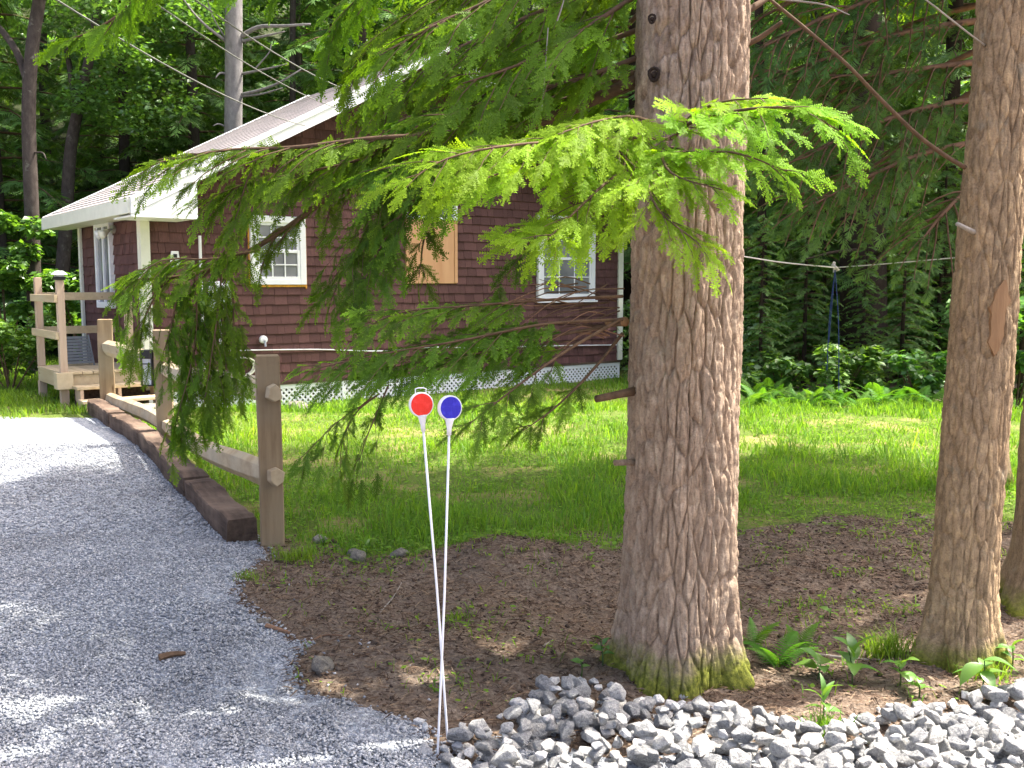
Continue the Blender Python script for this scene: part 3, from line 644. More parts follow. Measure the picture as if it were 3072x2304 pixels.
def window(rect, cols=3, rows=2, sill=True, foam=False, parent=cabin, name="window"):
    x0, x1, z0, z1 = rect; fw = 0.095; w = empty(name); w.parent = parent
    fr = MB()
    fr.box((x0, -0.05, z0), (x0 + fw, 0.028, z1)).box((x1 - fw, -0.05, z0), (x1, 0.028, z1))
    fr.box((x0 + fw, -0.048, z1 - fw), (x1 - fw, 0.028, z1)).box((x0 + fw, -0.048, z0), (x1 - fw, 0.028, z0 + fw * 0.8))
    fr.build("frame", M['vinyl'], w, 0.004)
    if sill: MB().box((x0 - 0.03, -0.085, z0 - 0.035), (x1 + 0.03, 0.02, z0 - 0.003)).build("sill", M['vinyl'], w)
    a, b = x0 + fw, x1 - fw; c, d = z0 + fw * 0.8, z1 - fw; m = (c + d) / 2
    for k, (s0, s1, yy) in enumerate(((c, m + 0.02, -0.022), (m - 0.015, d, -0.004))):
        sa = MB(); t = 0.042
        sa.box((a, yy - 0.018, s0), (a + t, yy + 0.018, s1)).box((b - t, yy - 0.018, s0), (b, yy + 0.018, s1))
        sa.box((a + t, yy - 0.017, s0), (b - t, yy + 0.017, s0 + t)).box((a + t, yy - 0.017, s1 - t), (b - t, yy + 0.017, s1))
        sa.build("sash", M['vinyl'], w, 0.003)
        for i in range(1, cols):
            xm = a + t + (b - a - 2 * t) * i / cols; MB().box((xm - 0.009, yy - 0.012, s0 + t), (xm + 0.009, yy + 0.001, s1 - t)).build("muntin", M['vinyl'], w)
        for i in range(1, rows):
            zm = s0 + t + (s1 - s0 - 2 * t) * i / rows; MB().box((a + t, yy - 0.014, zm - 0.009), (b - t, yy + 0.003, zm + 0.009)).build("muntin", M['vinyl'], w)
        MB().box((a + t - 0.004, yy + 0.004, s0 + t - 0.004), (b - t + 0.004, yy + 0.008, s1 - t + 0.004)).build("pane", M['pane'], w)
    if foam:
        MB().box((x0 - 0.022, -0.012, z0 - 0.02), (x0 - 0.002, 0.027, z1 + 0.01)).box((x1 + 0.002, -0.012, z0 - 0.06), (x1 + 0.022, 0.027, z1 - 0.02)).box((x0, -0.012, z0 - 0.035), (x1, 0.027, z0 - 0.004)).build("foam_seal", M['foam'], w, 0.006)
    return w
window(W1, 3, 2, False, True); window(W3, 3, 2)
# boarded opening with a slim transom light above it
bo = empty("boarded_window"); bo.parent = cabin
x0, x1 = W2[0], W2[1]
MB().box((x0, -0.02, W2[2]), (x1, 0.028, 2.655)).build("plywood_sheet", M['ply'], bo, 0.003)
MB().box((x1 - 0.05, -0.035, W2[2] + 0.01), (x1 + 0.008, -0.0205, 2.66)).build("plywood_strip", M['ply'], bo, 0.003)
fr = MB().box((x0, -0.05, 2.665), (x1, 0.028, 2.70)).box((x0, -0.05, 2.86), (x1, 0.028, 2.90)).box((x0, -0.048, 2.70), (x0 + 0.08, 0.028, 2.86)).box((x1 - 0.08, -0.048, 2.70), (x1, 0.028, 2.86))
fr.build("frame", M['vinyl'], bo, 0.003); MB().box((x0 + 0.08, -0.01, 2.70), (x1 - 0.08, -0.004, 2.86)).build("pane", M['pane'], bo)
# side-wall window: white frame, two tall lites
sd = empty("window"); sd.parent = cabin
y0, y1, z0, z1 = SW; fw = 0.07
fr = MB().box((-0.05, y0, z0), (0.028, y0 + fw, z1)).box((-0.05, y1 - fw, z0), (0.028, y1, z1)).box((-0.048, y0 + fw, z1 - 0.1), (0.028, y1 - fw, z1)).box((-0.048, y0 + fw, z0), (0.028, y1 - fw, z0 + 0.09)).box((-0.04, (y0 + y1) / 2 - 0.025, z0 + 0.09), (0.02, (y0 + y1) / 2 + 0.025, z1 - 0.1))
fr.build("frame", M['vinyl'], sd, 0.004)
for a, b in ((y0 + fw, (y0 + y1) / 2 - 0.025), ((y0 + y1) / 2 + 0.025, y1 - fw)):
    MB().box((-0.012, a, z0 + 0.09), (-0.006, b, z1 - 0.1)).build("pane", M['pane'], sd)
# lattice skirt: crossing diagonal strips between two rails
def lattice(x0, x1, z0, z1, n_y):
    mb = MB(); hgt_ = z1 - z0; sp = 0.088; w2 = 0.021
    u = x0 - hgt_
    while u < x1:
        for sgn, yy in ((1, n_y), (-1, n_y - 0.006)):
            # strip from (u,z0) to (u+h,z1), clipped at the ends
            a0, a1 = (u, u + hgt_); za, zb = (z0, z1) if sgn > 0 else (z1, z0)
            lo, hi = max(a0, x0), min(a1, x1)
            if hi - lo > 0.02:
                f = lambda q: za + (zb - za) * (q - a0) / hgt_
                P = [(lo - w2, f(lo)), (lo + w2, f(lo)), (hi + w2, f(hi)), (hi - w2, f(hi))]
                mb.prism(P, 1, yy, yy + 0.005)
        u += sp
    return mb
tag(lattice(0.05, CW - 0.05, -0.32, ZB - 0.055, 0.02).build("lattice_skirt", M['vinyl'], cabin), kind="stuff")
MB().box((0, 0.009, ZB - 0.11), (CW, 0.0125, ZB - 0.052)).build("lattice_rail", M['vinyl'], cabin)
for k in range(7):
    xx = 0.04 + k * (CW - 0.08) / 6; MB().box((xx - 0.03, 0.005, -0.32), (xx + 0.03, 0.0085, ZB - 0.053)).build("lattice_batten", M['vinyl'], cabin)
# fittings on the walls
def on_cabin(name, label, cat): return tag(cabin_fit(name), label, cat)
def cabin_fit(name, x=0, y=0, z=0):
    c_, s_ = math.cos(HYAW), math.sin(HYAW); o = empty(name, (HP[0] + c_ * x - s_ * y, HP[1] + s_ * x + c_ * y, z), HYAW); return o
fl = cabin_fit("flood_light", 0.0, 1.30, 2.40); tag(fl, "twin-bulb flood light on the cabin's side wall beside the narrow window", "flood light")
MB().tube([(0.01, 0, 0), (-0.04, 0, 0)], 0.06, 14).build("base_plate", M['steel'], fl)
for dy in (-0.09, 0.09):
    pts = [(-0.04, 0, 0), (-0.08, dy * .5, -0.01), (-0.11, dy * .8, -0.02)]
    MB().tube(pts, [0.018, 0.018, 0.02], 8).build("arm", M['steel'], fl)
    MB().tube([(-0.10, dy * .75, -0.02), (-0.13, dy, -0.04), (-0.18, dy * 1.25, -0.07), (-0.22, dy * 1.4, -0.09), (-0.228, dy * 1.42, -0.094)], [0.025, 0.032, 0.06, 0.065, 0.03], 14).build("bulb", M['cream'] if dy < 0 else M['white'], fl, 0, True)
me_ = cabin_fit("electric_meter", 1.02, 0, 1.43); tag(me_, "white electric meter box and conduit on the cabin wall behind drooping boughs", "meter box")
MB().box((-0.15, -0.13, -0.24), (0.15, -0.022, 0.22)).build("box", M['vinyl'], me_, 0.012)
MB().tube([(0.02, -0.13, 0.06), (0.02, -0.19, 0.06), (0.02, -0.2, 0.06)], [0.085, 0.085, 0.05], 18).build("dial_cover", M['lamp_glass'], me_)
MB().tube([(-0.25, -0.05, 0.85), (-0.25, -0.05, -0.05), (-0.25, -0.05, -1.15)], 0.022, 8).build("conduit", M['vinyl'], me_)
MB().tube([(0.0, -0.06, -0.2), (0.0, -0.05, -1.1)], 0.02, 8).build("conduit", M['vinyl'], me_)
pl = cabin_fit("wall_vent", 0.42, 0, 1.95); tag(pl, "small white vent plate on dark shingles near the cabin corner", "vent")
MB().prism([(-0.075, -0.11), (0.075, -0.11), (0.05, 0.11), (-0.05, 0.11)], 1, -0.045, -0.023).build("plate", M['vinyl'], pl, 0.004)
MB().box((-0.025, -0.052, 0.02), (0.025, -0.0455, 0.07)).build("opening", M['black'], pl); MB().box((-0.035, -0.052, -0.05), (0.035, -0.0455, -0.02)).build("opening", M['black'], pl)
fa = cabin_fit("hose_spigot", 1.67, 0, 0.80); tag(fa, "white round spigot on the shingles above the lattice", "spigot")
MB().tube([(0, -0.02, 0), (0, -0.07, 0.0), (0, -0.075, 0)], [0.06, 0.055, 0.02], 14).build("cap", M['vinyl'], fa)
MB().tube([(0, -0.04, 0), (0, -0.10, -0.02), (0, -0.11, -0.10)], 0.016, 8).build("spout", M['steel'], fa)
cbp = [(1.1, 0.66), (2.5, 0.62), (3.6, 0.55), (4.6, 0.57), (5.6, 0.52), (7.0, 0.50), (8.8, 0.45)]
cable = cabin_fit("wall_cable"); tag(cable, "thin white pipe running along the cabin wall above the skirt", "pipe")
MB().tube(resample([(a, -0.04, b) for a, b in cbp], 30), 0.010, 6).build("pipe", M['vinyl'], cable)
ho = cabin_fit("garden_hose", 1.35, -0.12, 0.42); tag(ho, "coiled pale garden hose hung on the wall behind the middle fence post", "hose")
hp_ = [(0.16 * math.cos(a) * (1 + .06 * math.sin(a * .37)), -0.02 + 0.0025 * i, 0.13 * math.sin(a)) for i, a in enumerate(np.linspace(0, 6.283 * 4, 70))]
MB().tube(hp_, 0.012, 6).build("coil", M['cream'], ho)

# ------------------------------------------------------------------ entry deck (same frame as the cabin)
deck = cabin_fit("entry_deck", 0, 0, 0); tag(deck, "new pale timber entry deck with railings and three steps", "deck")
DT = 0.46; x0, x1, y0, y1 = -1.10, -0.035, 0.02, 1.40
nb = 8
for i in range(nb):
    a = x0 + (x1 - x0) * i / nb; MB().box((a + 0.004, y0 - 0.02, DT - 0.035), (a + (x1 - x0) / nb - 0.004, y1, DT)).build("deck_board", M['pine'], deck, 0.003)
MB().box((x0 + 0.01, y0, DT - 0.21), (x0 + 0.05, y1 - 0.005, DT - 0.037)).build("rim_joist", M['pine'], deck, 0.003)
MB().box((x0 + 0.052, y0 + 0.001, DT - 0.21), (x1, y0 + 0.04, DT - 0.038)).build("rim_joist", M['pine'], deck, 0.003)
MB().box((x0 + 0.052, y1 - 0.045, DT - 0.21), (x1, y1 - 0.006, DT - 0.038)).build("rim_joist", M['pine'], deck, 0.003)
MB().box((x0 - 0.06, y0 - 0.06, DT - 0.22), (x0 + 0.14, y0 - 0.021, DT - 0.002)).build("corner_block", M['pine'], deck, 0.004)
MB().box((x0 - 0.06, y0 - 0.0205, DT - 0.22), (x0 - 0.021, y0 + 0.12, DT - 0.002)).build("corner_block", M['pine'], deck, 0.004)
def dpost(xa, ya, zt, zb=None, s=0.09, name="post"): return MB().box((xa - s / 2, ya - s / 2, zb if zb is not None else DT), (xa + s / 2, ya + s / 2, zt)).build(name, M['pine_v'], deck, 0.004)
dpost(x0 + 0.05, y0 + 0.05, 1.66, DT + .001); dpost(x0 + 0.05, y1 - 0.05, 1.70, DT + .001); dpost(-0.20, y0 + 0.06, 1.60, DT + .001)
for xa, ya in ((x0 + 0.05, y0 + 0.06), (x0 + 0.05, y1 - 0.05), (-0.15, y0 + 0.09)): dpost(xa, ya, DT - 0.211, -0.2, 0.1, "footing_post")
for z in (1.44, 0.96):
    MB().box((x0 - 0.035, y0 + 0.0, z - 0.07), (x0 + 0.002, y1 + 0.06, z + 0.03)).build("rail", M['pine'], deck, 0.003)
    MB().box((x0 + 0.097, y1 - 0.075, z - 0.06), (-0.03, y1 - 0.038, z + 0.05)).build("rail", M['pine'], deck, 0.003)
for k, (za, ya) in enumerate(((0.285, -0.29), (0.125, -0.55))):
    MB().box((-0.98, ya, za - 0.04), (0.10, ya + 0.27, za)).build("step_tread", M['pine'], deck, 0.004)
for xa in (-0.92, -0.45, 0.04):
    MB().prism([(-0.53, -0.08), (-0.30, -0.08), (-0.015, 0.1), (-0.015, 0.244), (-0.285, 0.244), (-0.287, 0.0844), (-0.53, 0.0844)], 0, xa - 0.02, xa + 0.02).build("stringer", M['pine_v'], deck)
MB().box((-0.95, -0.013, -0.1), (0.0, -0.0105, 0.23)).build("skirt_board", M['tie'], deck)
fs = cabin_fit("flagstone", -0.35, -0.75, 0); tag(fs, "flat pale stepping stone at the foot of the deck steps", "stepping stone")
MB().prism([(-.5, -.2), (.35, -.24), (.55, .05), (.2, .2), (-.45, .16)], 2, -0.06, 0.045).build("slab", M['rock'], fs, 0.01)
cp = cabin_fit("post_cap_light", x0 + 0.05, y0 + 0.05, 1.661); tag(cp, "black solar cap light with white top on the near deck post", "cap light")
MB().box((-0.065, -0.065, 0), (0.065, 0.065, 0.045)).build("collar", M['black'], cp, 0.004)
MB().box((-0.05, -0.05, 0.0455), (0.05, 0.05, 0.07)).build("lens", M['lamp_glass'], cp)
MB().add([(-.085, -.085, .071), (.085, -.085, .071), (.085, .085, .071), (-.085, .085, .071), (-.04, -.04, .115), (.04, -.04, .115), (.04, .04, .115), (-.04, .04, .115)], [(0, 3, 2, 1), (4, 5, 6, 7), (0, 1, 5, 4), (1, 2, 6, 5), (2, 3, 7, 6), (3, 0, 4, 7)]).build("roof", M['vinyl'], cp)
ch = cabin_fit("lounge_chair", -0.62, 1.02, DT); tag(ch, "grey slatted lounge chair back leaning on the deck behind the railing", "chair")
for k in range(9):
    t = k / 9; yy = 0.0 + 0.26 * t; zz_ = 0.03 + 0.38 * t
    MB().box((-0.19 + .03 * t, yy, zz_), (0.19 - .03 * t, yy + 0.02, zz_ + 0.036)).build("slat", M['grey'], ch)
for sx in (-0.2, 0.19):
    MB().prism([(0.0, 0.0), (0.04, 0.0), (0.32, 0.42), (0.28, 0.42)], 0, sx, sx + 0.016).build("side_rail", M['grey'], ch)
    MB().prism([(0.26, 0.0), (0.30, 0.0), (0.315, 0.40), (0.285, 0.40)], 0, sx + 0.002, sx + 0.014).build("leg", M['grey'], ch)

# ------------------------------------------------------------------ split-rail fence, ties, lantern
fence = empty("split_rail_fence", (FENCE[0][0], FENCE[0][1], 0)); tag(fence, "three-post split-rail timber fence along the gravel driveway", "fence")
fo = np.array([FENCE[0][0], FENCE[0][1], 0])
pdir = []
for i, p in enumerate(FENCE):
    q = FENCE[min(i + 1, 2)] - FENCE[max(i - 1, 0)]; pdir.append(math.atan2(q[1], q[0]) - math.pi / 2)
ptop = [1.18, 1.16, 1.17]
for i, p in enumerate(FENCE):
    z0 = H(*p) - 0.25; Mx = Matrix.Translation((p[0] - fo[0], p[1] - fo[1], 0)) @ Matrix.Rotation(pdir[i] * 0.55 + (0.02, -0.03, 0.05)[i], 4, 'Z')
    s = (0.07, 0.080, 0.088)[i]
    pb = MB(); ring = [(-s, -s * .82), (s, -s * .82), (s, s * .82), (-s, s * .82)]
    V = []; zs = [z0, 0.2, 0.6, 1.0, ptop[i]]
    for zq in zs: V += [Mx @ Vector((a * (1 + rnd.uniform(-.03, .03)) + 0.004 * math.sin(zq * 4 + i), b * (1 + rnd.uniform(-.03, .03)), zq)) for a, b in ring]
    F = [(3, 2, 1, 0), tuple(range(16, 20))] + [(4 * k + j, 4 * k + (j + 1) % 4, 4 * k + 4 + (j + 1) % 4, 4 * k + 4 + j) for k in range(4) for j in range(4)]
    pb.add(V, F).build("post", M['cedar'], fence, 0.006)
def rail_mesh(a, b, seed, w0=0.058, w1=0.092):
    r = random.Random(seed); n = 12; a = np.array(a) - fo; b = np.array(b) - fo; d = (b - a) / np.linalg.norm(b - a)
    side = np.cross(d, [0, 0, 1]); side /= np.linalg.norm(side); up = np.cross(side, d)
    prof = [(math.cos(t) * (1 + r.uniform(-.2, .2)), math.sin(t) * (1 + r.uniform(-.15, .15))) for t in np.linspace(0.4, 6.683, 7)[:-1]]
    V = []
    for i in range(n):
        t = i / (n - 1); e = min(1, min(t, 1 - t) / 0.10); w = w0 + (w1 - w0) * e; c = a + (b - a) * t + up * 0.02 * math.sin(t * 5 + seed) + side * 0.012 * math.sin(t * 7 + seed)
        for px, py in prof: V.append(c + side * px * w * 0.72 * r.uniform(.95, 1.05) + up * py * w * r.uniform(.95, 1.05))
    F = [tuple(range(6))[::-1], tuple(range((n - 1) * 6, n * 6))] + [(6 * k + j, 6 * k + (j + 1) % 6, 6 * k + 6 + (j + 1) % 6, 6 * k + 6 + j) for k in range(n - 1) for j in range(6)]
    return MB().add(V, F)
def v3(p, z): return np.array([p[0], p[1], z])
d32 = (FENCE[1] - FENCE[0]) / np.linalg.norm(FENCE[1] - FENCE[0]); d21 = (FENCE[2] - FENCE[1]) / np.linalg.norm(FENCE[2] - FENCE[1])
zA = at(577, 852, 5.8)[2]; zB = at(577, 1030, 5.8)[2]
for k, (za, zb_) in enumerate(((zA, 0.78), (zB, 0.20))):
    rail_mesh(v3(FENCE[0] - d32 * 0.125, za), v3(FENCE[1] + d32 * 0.10, zb_), k + 1).build("rail", M['rail'], fence, 0.003)
    rail_mesh(v3(FENCE[1] - d21 * 0.12 + np.array([0.05, 0.0]), zb_ - 0.01), v3(FENCE[2] + d21 * 0.12, (0.82, 0.20)[k]), k + 5).build("rail", M['rail'], fence, 0.003)
# railroad ties along the fence foot
def tie(y0, y1, off, hh, seed, label):
    r = np.random.default_rng(seed)
    fx_ = lambda y: float(np.interp(y, [p[1] for p in FENCE], [p[0] for p in FENCE])) - off
    a = np.array([fx_(y0), y0]); b = np.array([fx_(y1), y1]); d = (b - a) / np.linalg.norm(b - a); s = np.array([d[1], -d[0]])
    n = 16; w = 0.095; V = []
    o = empty("railroad_tie", (a[0], a[1], 0), math.atan2(d[1], d[0]) - math.pi / 2); tag(o, label, "timber", "railroad ties edging the driveway")
    Lh = float(np.linalg.norm(b - a)); prof = [(-1, -.9), (-1, .90), (-.92, 1), (.9, 1), (1, .92), (1, -.9)]
    for i in range(n):
        t = i / (n - 1); jit = 0.007
        for px, pz in prof:
            V.append((px * w + r.uniform(-jit, jit) + 0.008 * math.sin(t * 9 + seed), t * Lh + (r.uniform(-.015, .015) if i in (0, n - 1) else 0), (pz * 0.5 + 0.5) * (hh * .82 + 0.06) - 0.06 + r.uniform(-jit, jit) * (1.5 if pz > 0.5 else 0)))
    k = 6; F = [tuple(range(k))[::-1], tuple(range((n - 1) * k, n * k))] + [(k * i + j, k * i + (j + 1) % k, k * i + k + (j + 1) % k, k * i + k + j) for i in range(n - 1) for j in range(k)]
    MB().add(V, F).build("timber", M['tie'], o, 0.003)
    return o
tie(5.84, 7.10, 0.18, 0.20, 1, "short dark tie butting against the nearest fence post")
tie(7.13, 9.33, 0.19, 0.215, 2, "long dark weathered tie between the nearest and middle fence posts")
tie(9.36, 10.74, 0.18, 0.20, 3, "cracked reddish tie just beyond the middle fence post")
tie(10.77, 12.0, 0.19, 0.21, 4, "farthest dark tie ending at the fence post by the steps")
lp = v3(FENCE[1], 0.0) + np.array([-0.13, -0.04, 0]); lan = empty("solar_lantern", (lp[0], lp[1], 0.78)); tag(lan, "black framed lantern with frosted glass hung on the middle fence post", "lantern")
MB().box((-.055, -.055, -.17), (.055, .055, -.155)).build("base", M['black'], lan)
MB().box((-.062, -.062, .10), (.062, .062, .185)).build("cap", M['black'], lan, 0.004)
MB().box((-.04, -.04, -.154), (.04, .04, .099)).build("glass", M['lamp_glass'], lan)
for sx in (-1, 1):
    for sy in (-1, 1): MB().box((sx * .05 - .007, sy * .05 - .007, -.155), (sx * .05 + .007, sy * .05 + .007, .10)).build("bar", M['black'], lan)
MB().box((-.056, -.056, .045), (.056, -.0415, .055)).build("bar", M['black'], lan)

# ------------------------------------------------------------------ driveway markers
def marker(base, head, lens, label, loop, yawd):
    b = np.array(base); h = np.array(head); o = empty("driveway_marker", b); tag(o, label, "marker", "reflector markers at the driveway edge")
    hh = h - b; ax = hh / np.linalg.norm(hh); top = hh - ax * 0.055
    MB().tube([tuple(-ax * 0.15), (0, 0, 0), tuple(top * .5 + np.array([0.004, 0, 0])), tuple(top)], 0.0042, 10).build("rod", M['vinyl'], o, 0, True)
    MB().tube([tuple(top - ax * 0.035), tuple(top - ax * 0.012), tuple(top + ax * 0.012), tuple(top + ax * 0.022)], [0.0075, 0.008, 0.014, 0.018], 12).build("socket", M['vinyl'], o, 0, True)
    Mx = Matrix.Translation(Vector(hh)) @ Matrix.Rotation(R(yawd), 4, 'Z') @ Matrix.Rotation(R(-3), 4, 'X')
    def disc(r0, ya, yb, r1=None, n=40):
        r1 = r1 or r0; V = [Mx @ Vector((math.cos(t) * r0, ya, math.sin(t) * r0 * 1.02)) for t in np.linspace(0, 6.2832, n, endpoint=False)] + [Mx @ Vector((math.cos(t) * r1, yb, math.sin(t) * r1 * 1.02)) for t in np.linspace(0, 6.2832, n, endpoint=False)]
        return MB().add(V, [tuple(range(n)), tuple(range(n, 2 * n))[::-1]] + [(i, n + i, n + (i + 1) % n, (i + 1) % n) for i in range(n)])
    disc(0.0405, -0.008, 0.012).build("rim", M['vinyl'], o, 0.002)
    disc(0.0355, -0.0105, -0.0082, 0.0365).build("reflector", M[lens], o)
    if loop:
        pts = [Mx @ Vector(q) for q in ((-0.018, 0.004, 0.036), (-0.018, 0.004, 0.052), (-0.008, 0.004, 0.055), (0.008, 0.004, 0.055), (0.018, 0.004, 0.052), (0.018, 0.004, 0.036))]
        MB().tube([tuple(p) for p in pts], 0.0018, 6).build("hanging_loop", M['vinyl'], o)
    return o
g1 = gnd(945, 1640); g2 = gnd(968, 1612)
marker((g1[0], g1[1], 0.0), at(972, 881, g1[1] + 0.02), 'blue', "white rod marker topped with a blue round reflector", False, 27)
marker((g2[0], g2[1], 0.0), at(910, 874, g2[1] - 0.06), 'red', "white rod marker topped with a red round reflector", True, 20)

# ------------------------------------------------------------------ stones
def rock_mesh(name, seed, mat, npt=16, ell=(1, .8, .65), sub=0, jag=0.16):
    r = np.random.default_rng(seed); P = r.normal(size=(npt, 3)); P /= np.linalg.norm(P, axis=1)[:, None]; P *= np.array(ell) * (1 + r.uniform(-jag, jag, (npt, 1)))
    bm = bmesh.new()
    for p in P: bm.verts.new(p)
    res = bmesh.ops.convex_hull(bm, input=bm.verts)
    bmesh.ops.delete(bm, geom=[e for e in res['geom_interior'] if isinstance(e, bmesh.types.BMVert)], context='VERTS')
    bmesh.ops.bevel(bm, geom=list(bm.edges), offset=0.045, segments=1, affect='EDGES', clamp_overlap=True)
    bmesh.ops.recalc_face_normals(bm, faces=bm.faces)
    me = bpy.data.meshes.new(name); bm.to_mesh(me); bm.free(); me.materials.append(mat); return me
EDGE = [gnd(*p)[:2] for p in ((955, 1655), (1000, 1602), (1080, 1572), (1130, 1545), (1180, 1505), (1240, 1492), (1290, 1500), (1340, 1522), (1450, 1532), (1560, 1548), (1640, 1562), (1720, 1588), (1800, 1602), (1850, 1572), (1930, 1552), (2020, 1530), (2110, 1512), (2260, 1500))]
spoly = [tuple(p) for p in EDGE] + [(2.35, 3.4), (2.0, 2.5), (-0.05, 2.5), (-0.22, 2.95)]
ex = np.array([p[0] for p in EDGE]); ey = np.array([p[1] for p in EDGE])
sb = MB(); ring = [(p[0], p[1], H(p[0], p[1]) - 0.01) for p in spoly]
cen = [(1.0, 3.0, 0.03)]
sb.add(ring + cen, [(i, (i + 1) % len(ring), len(ring)) for i in range(len(ring))])
border = sb.build("stone_border", M['gravel']); tag(border, "band of pale crushed stone along the road edge", None, None, "structure")
smeshes = [rock_mesh("stone", 100 + k, M['stone'], 18 + k % 6, (1, .62 + .07 * (k % 5), .5 + .08 * (k % 4))) for k in range(14)]
cand = []; placed = []
for layer, (cnt, s0, s1, zoff) in enumerate(((4200, .032, .054, 0.018), (4200, .030, .056, 0.050), (1600, .028, .050, 0.085))):
    pts = []
    for _ in range(cnt):
        x_ = rng.uniform(-0.25, 2.3); y_ = rng.uniform(2.62, 3.75)
        if not bool(in_poly(np.array(x_), np.array(y_), spoly)): continue
        s_ = rng.uniform(s0 * .8, s1) * (1.4 if rng.uniform() > .9 else 1)
        e_ = np.interp(x_, ex, ey) - y_
        if layer >= 1 and (e_ < (0, .04, .12)[layer] or rng.uniform() > (1, .95, .6)[layer]): continue
        if any((x_ - q[0]) ** 2 + (y_ - q[1]) ** 2 < (0.80 * (s_ + q[2])) ** 2 for q in pts): continue
        pts.append((x_, y_, s_, zoff))
    placed += pts
for _ in range(46):   # strays at the rim
    t_ = rng.uniform(0, 1); i_ = int(t_ * (len(EDGE) - 1)); f_ = t_ * (len(EDGE) - 1) - i_
    q = EDGE[i_] * (1 - f_) + EDGE[min(i_ + 1, len(EDGE) - 1)] * f_
    placed.append((q[0] + rng.normal(0, .03), q[1] + abs(rng.normal(0, .05)) - 0.01, rng.uniform(.015, .036), 0.012))
for p in ((515, 1570), (905, 1578), (920, 1590), (1000, 1580), (1030, 1590), (985, 1615), (700, 1600)):
    q = gnd(*p); placed.append((q[0], q[1], rng.uniform(.02, .034), 0.014))
def stone_vis(p):
    u, v, d = to_px(np.array([p[0], p[1], p[3]])); inside = (-20 < u < 2232) and (v < 1690)
    return (p[2] / d) * (1.0 if inside else 0.01) * (1.3 if p[3] > 0.04 else 1.0)
placed.sort(key=stone_vis, reverse=True)
rs_v = []; rs_f = []; off = 0
for i, (x_, y_, s_, zo) in enumerate(placed):
    me = smeshes[i % 14]; zz_ = H(x_, y_) + zo; rot = Matrix.Rotation(rng.uniform(0, 6.28), 4, 'Z') @ Matrix.Rotation(rng.uniform(-.5, .5), 4, 'X') @ Matrix.Rotation(rng.uniform(-.5, .5), 4, 'Y')
    if i < 300:
        o = link("stone", me, border); o.location = (x_, y_, zz_); o.rotation_euler = rot.to_euler(); o.scale = (s_, s_, s_)
    else:
        Mx = Matrix.Translation((x_, y_, zz_)) @ rot @ Matrix.Scale(s_, 4)
        V = [tuple(Mx @ v.co) for v in me.vertices]
        rs_v += V; rs_f += [tuple(off + j for j in p.vertices) for p in me.polygons]; off += len(V)
if rs_v: tag(MB().add(rs_v, rs_f).build("stone_fill", M['stone_fill'], border), kind="stuff")
print("stones", len(placed))
def rock(px, py, size, label, seed, ell=(1, .75, .6), mat='rock'):
    q = gnd(px, py); me = rock_mesh("field_rock", seed, M[mat], 40, ell, 0, 0.06); o = link("field_rock", me); z = H(q[0], q[1])
    o.location = (q[0], q[1] + 0.03, z + size * ell[2] * 0.45); o.scale = (size,) * 3; o.rotation_euler = (0.1, 0.15, seed); me.shade_smooth()
    tag(o, label, "rock"); return o
rock(690, 1178, .055, "pale flat rock in the grass beside the nearest fence post", 1)
rock(772, 1212, .062, "rounded tan rock at the lawn's edge left of the markers", 2, (1, .8, .75))
rock(762, 1200, .045, "small brown rock tucked behind the rounded tan rock", 3)
rock(862, 1216, .062, "blocky grey-green rock at the lawn's edge just left of the red marker", 4, (1, .8, .55))
rock(694, 1468, .062, "knobbly brown rock on the dirt beside the gravel", 5, (1, .8, .7))
rock(642, 880, .16, "pale rock lying against the white lattice skirt", 6, (1, .7, .6))
rock(566, 1352, .035, "small grey rock where the gravel meets the dirt", 7)
def stick(pts, r, label, mat='twig'):
    P = [np.array(gnd(*p)) for p in pts]; P = [np.array([p[0], p[1], H(p[0], p[1]) + (drive_z(p[0], p[1]) - H(p[0], p[1]) if p[0] < np.interp(p[1], dry, drx) else 0) + r * 1.2]) for p in P]
    o = MB().tube(resample(P, 8) - P[0], np.linspace(r, r * .55, 8), 6).build("stick", M[mat]); o.location = P[0]; tag(o, label, "stick"); return o
stick([(345, 1452), (372, 1446), (402, 1442)], .016, "short thick stick in a sunny patch of the driveway")
stick([(575, 1362), (605, 1366), (625, 1370)], .012, "short stick at the gravel's edge", 'twig_red')
stick([(668, 1392), (700, 1382), (740, 1392)], .005, "thin forked twig on the dirt near the gravel", 'twig_red')
stick([(1172, 1400), (1190, 1385), (1194, 1378)], .006, "pale bent twig on the dirt left of the big trunk", 'twig_grey')
stick([(820, 1320), (850, 1290), (868, 1262)], .004, "thin pale twig on the dirt behind the markers", 'twig_grey')
stick([(1710, 1400), (1780, 1412), (1860, 1425), (1900, 1430)], .006, "long thin twig lying between the two large trunks", 'twig_grey')
stick([(1870, 1570), (1960, 1548), (2040, 1540)], .006, "dry pale stalk lying above the stones", 'twig_grey')

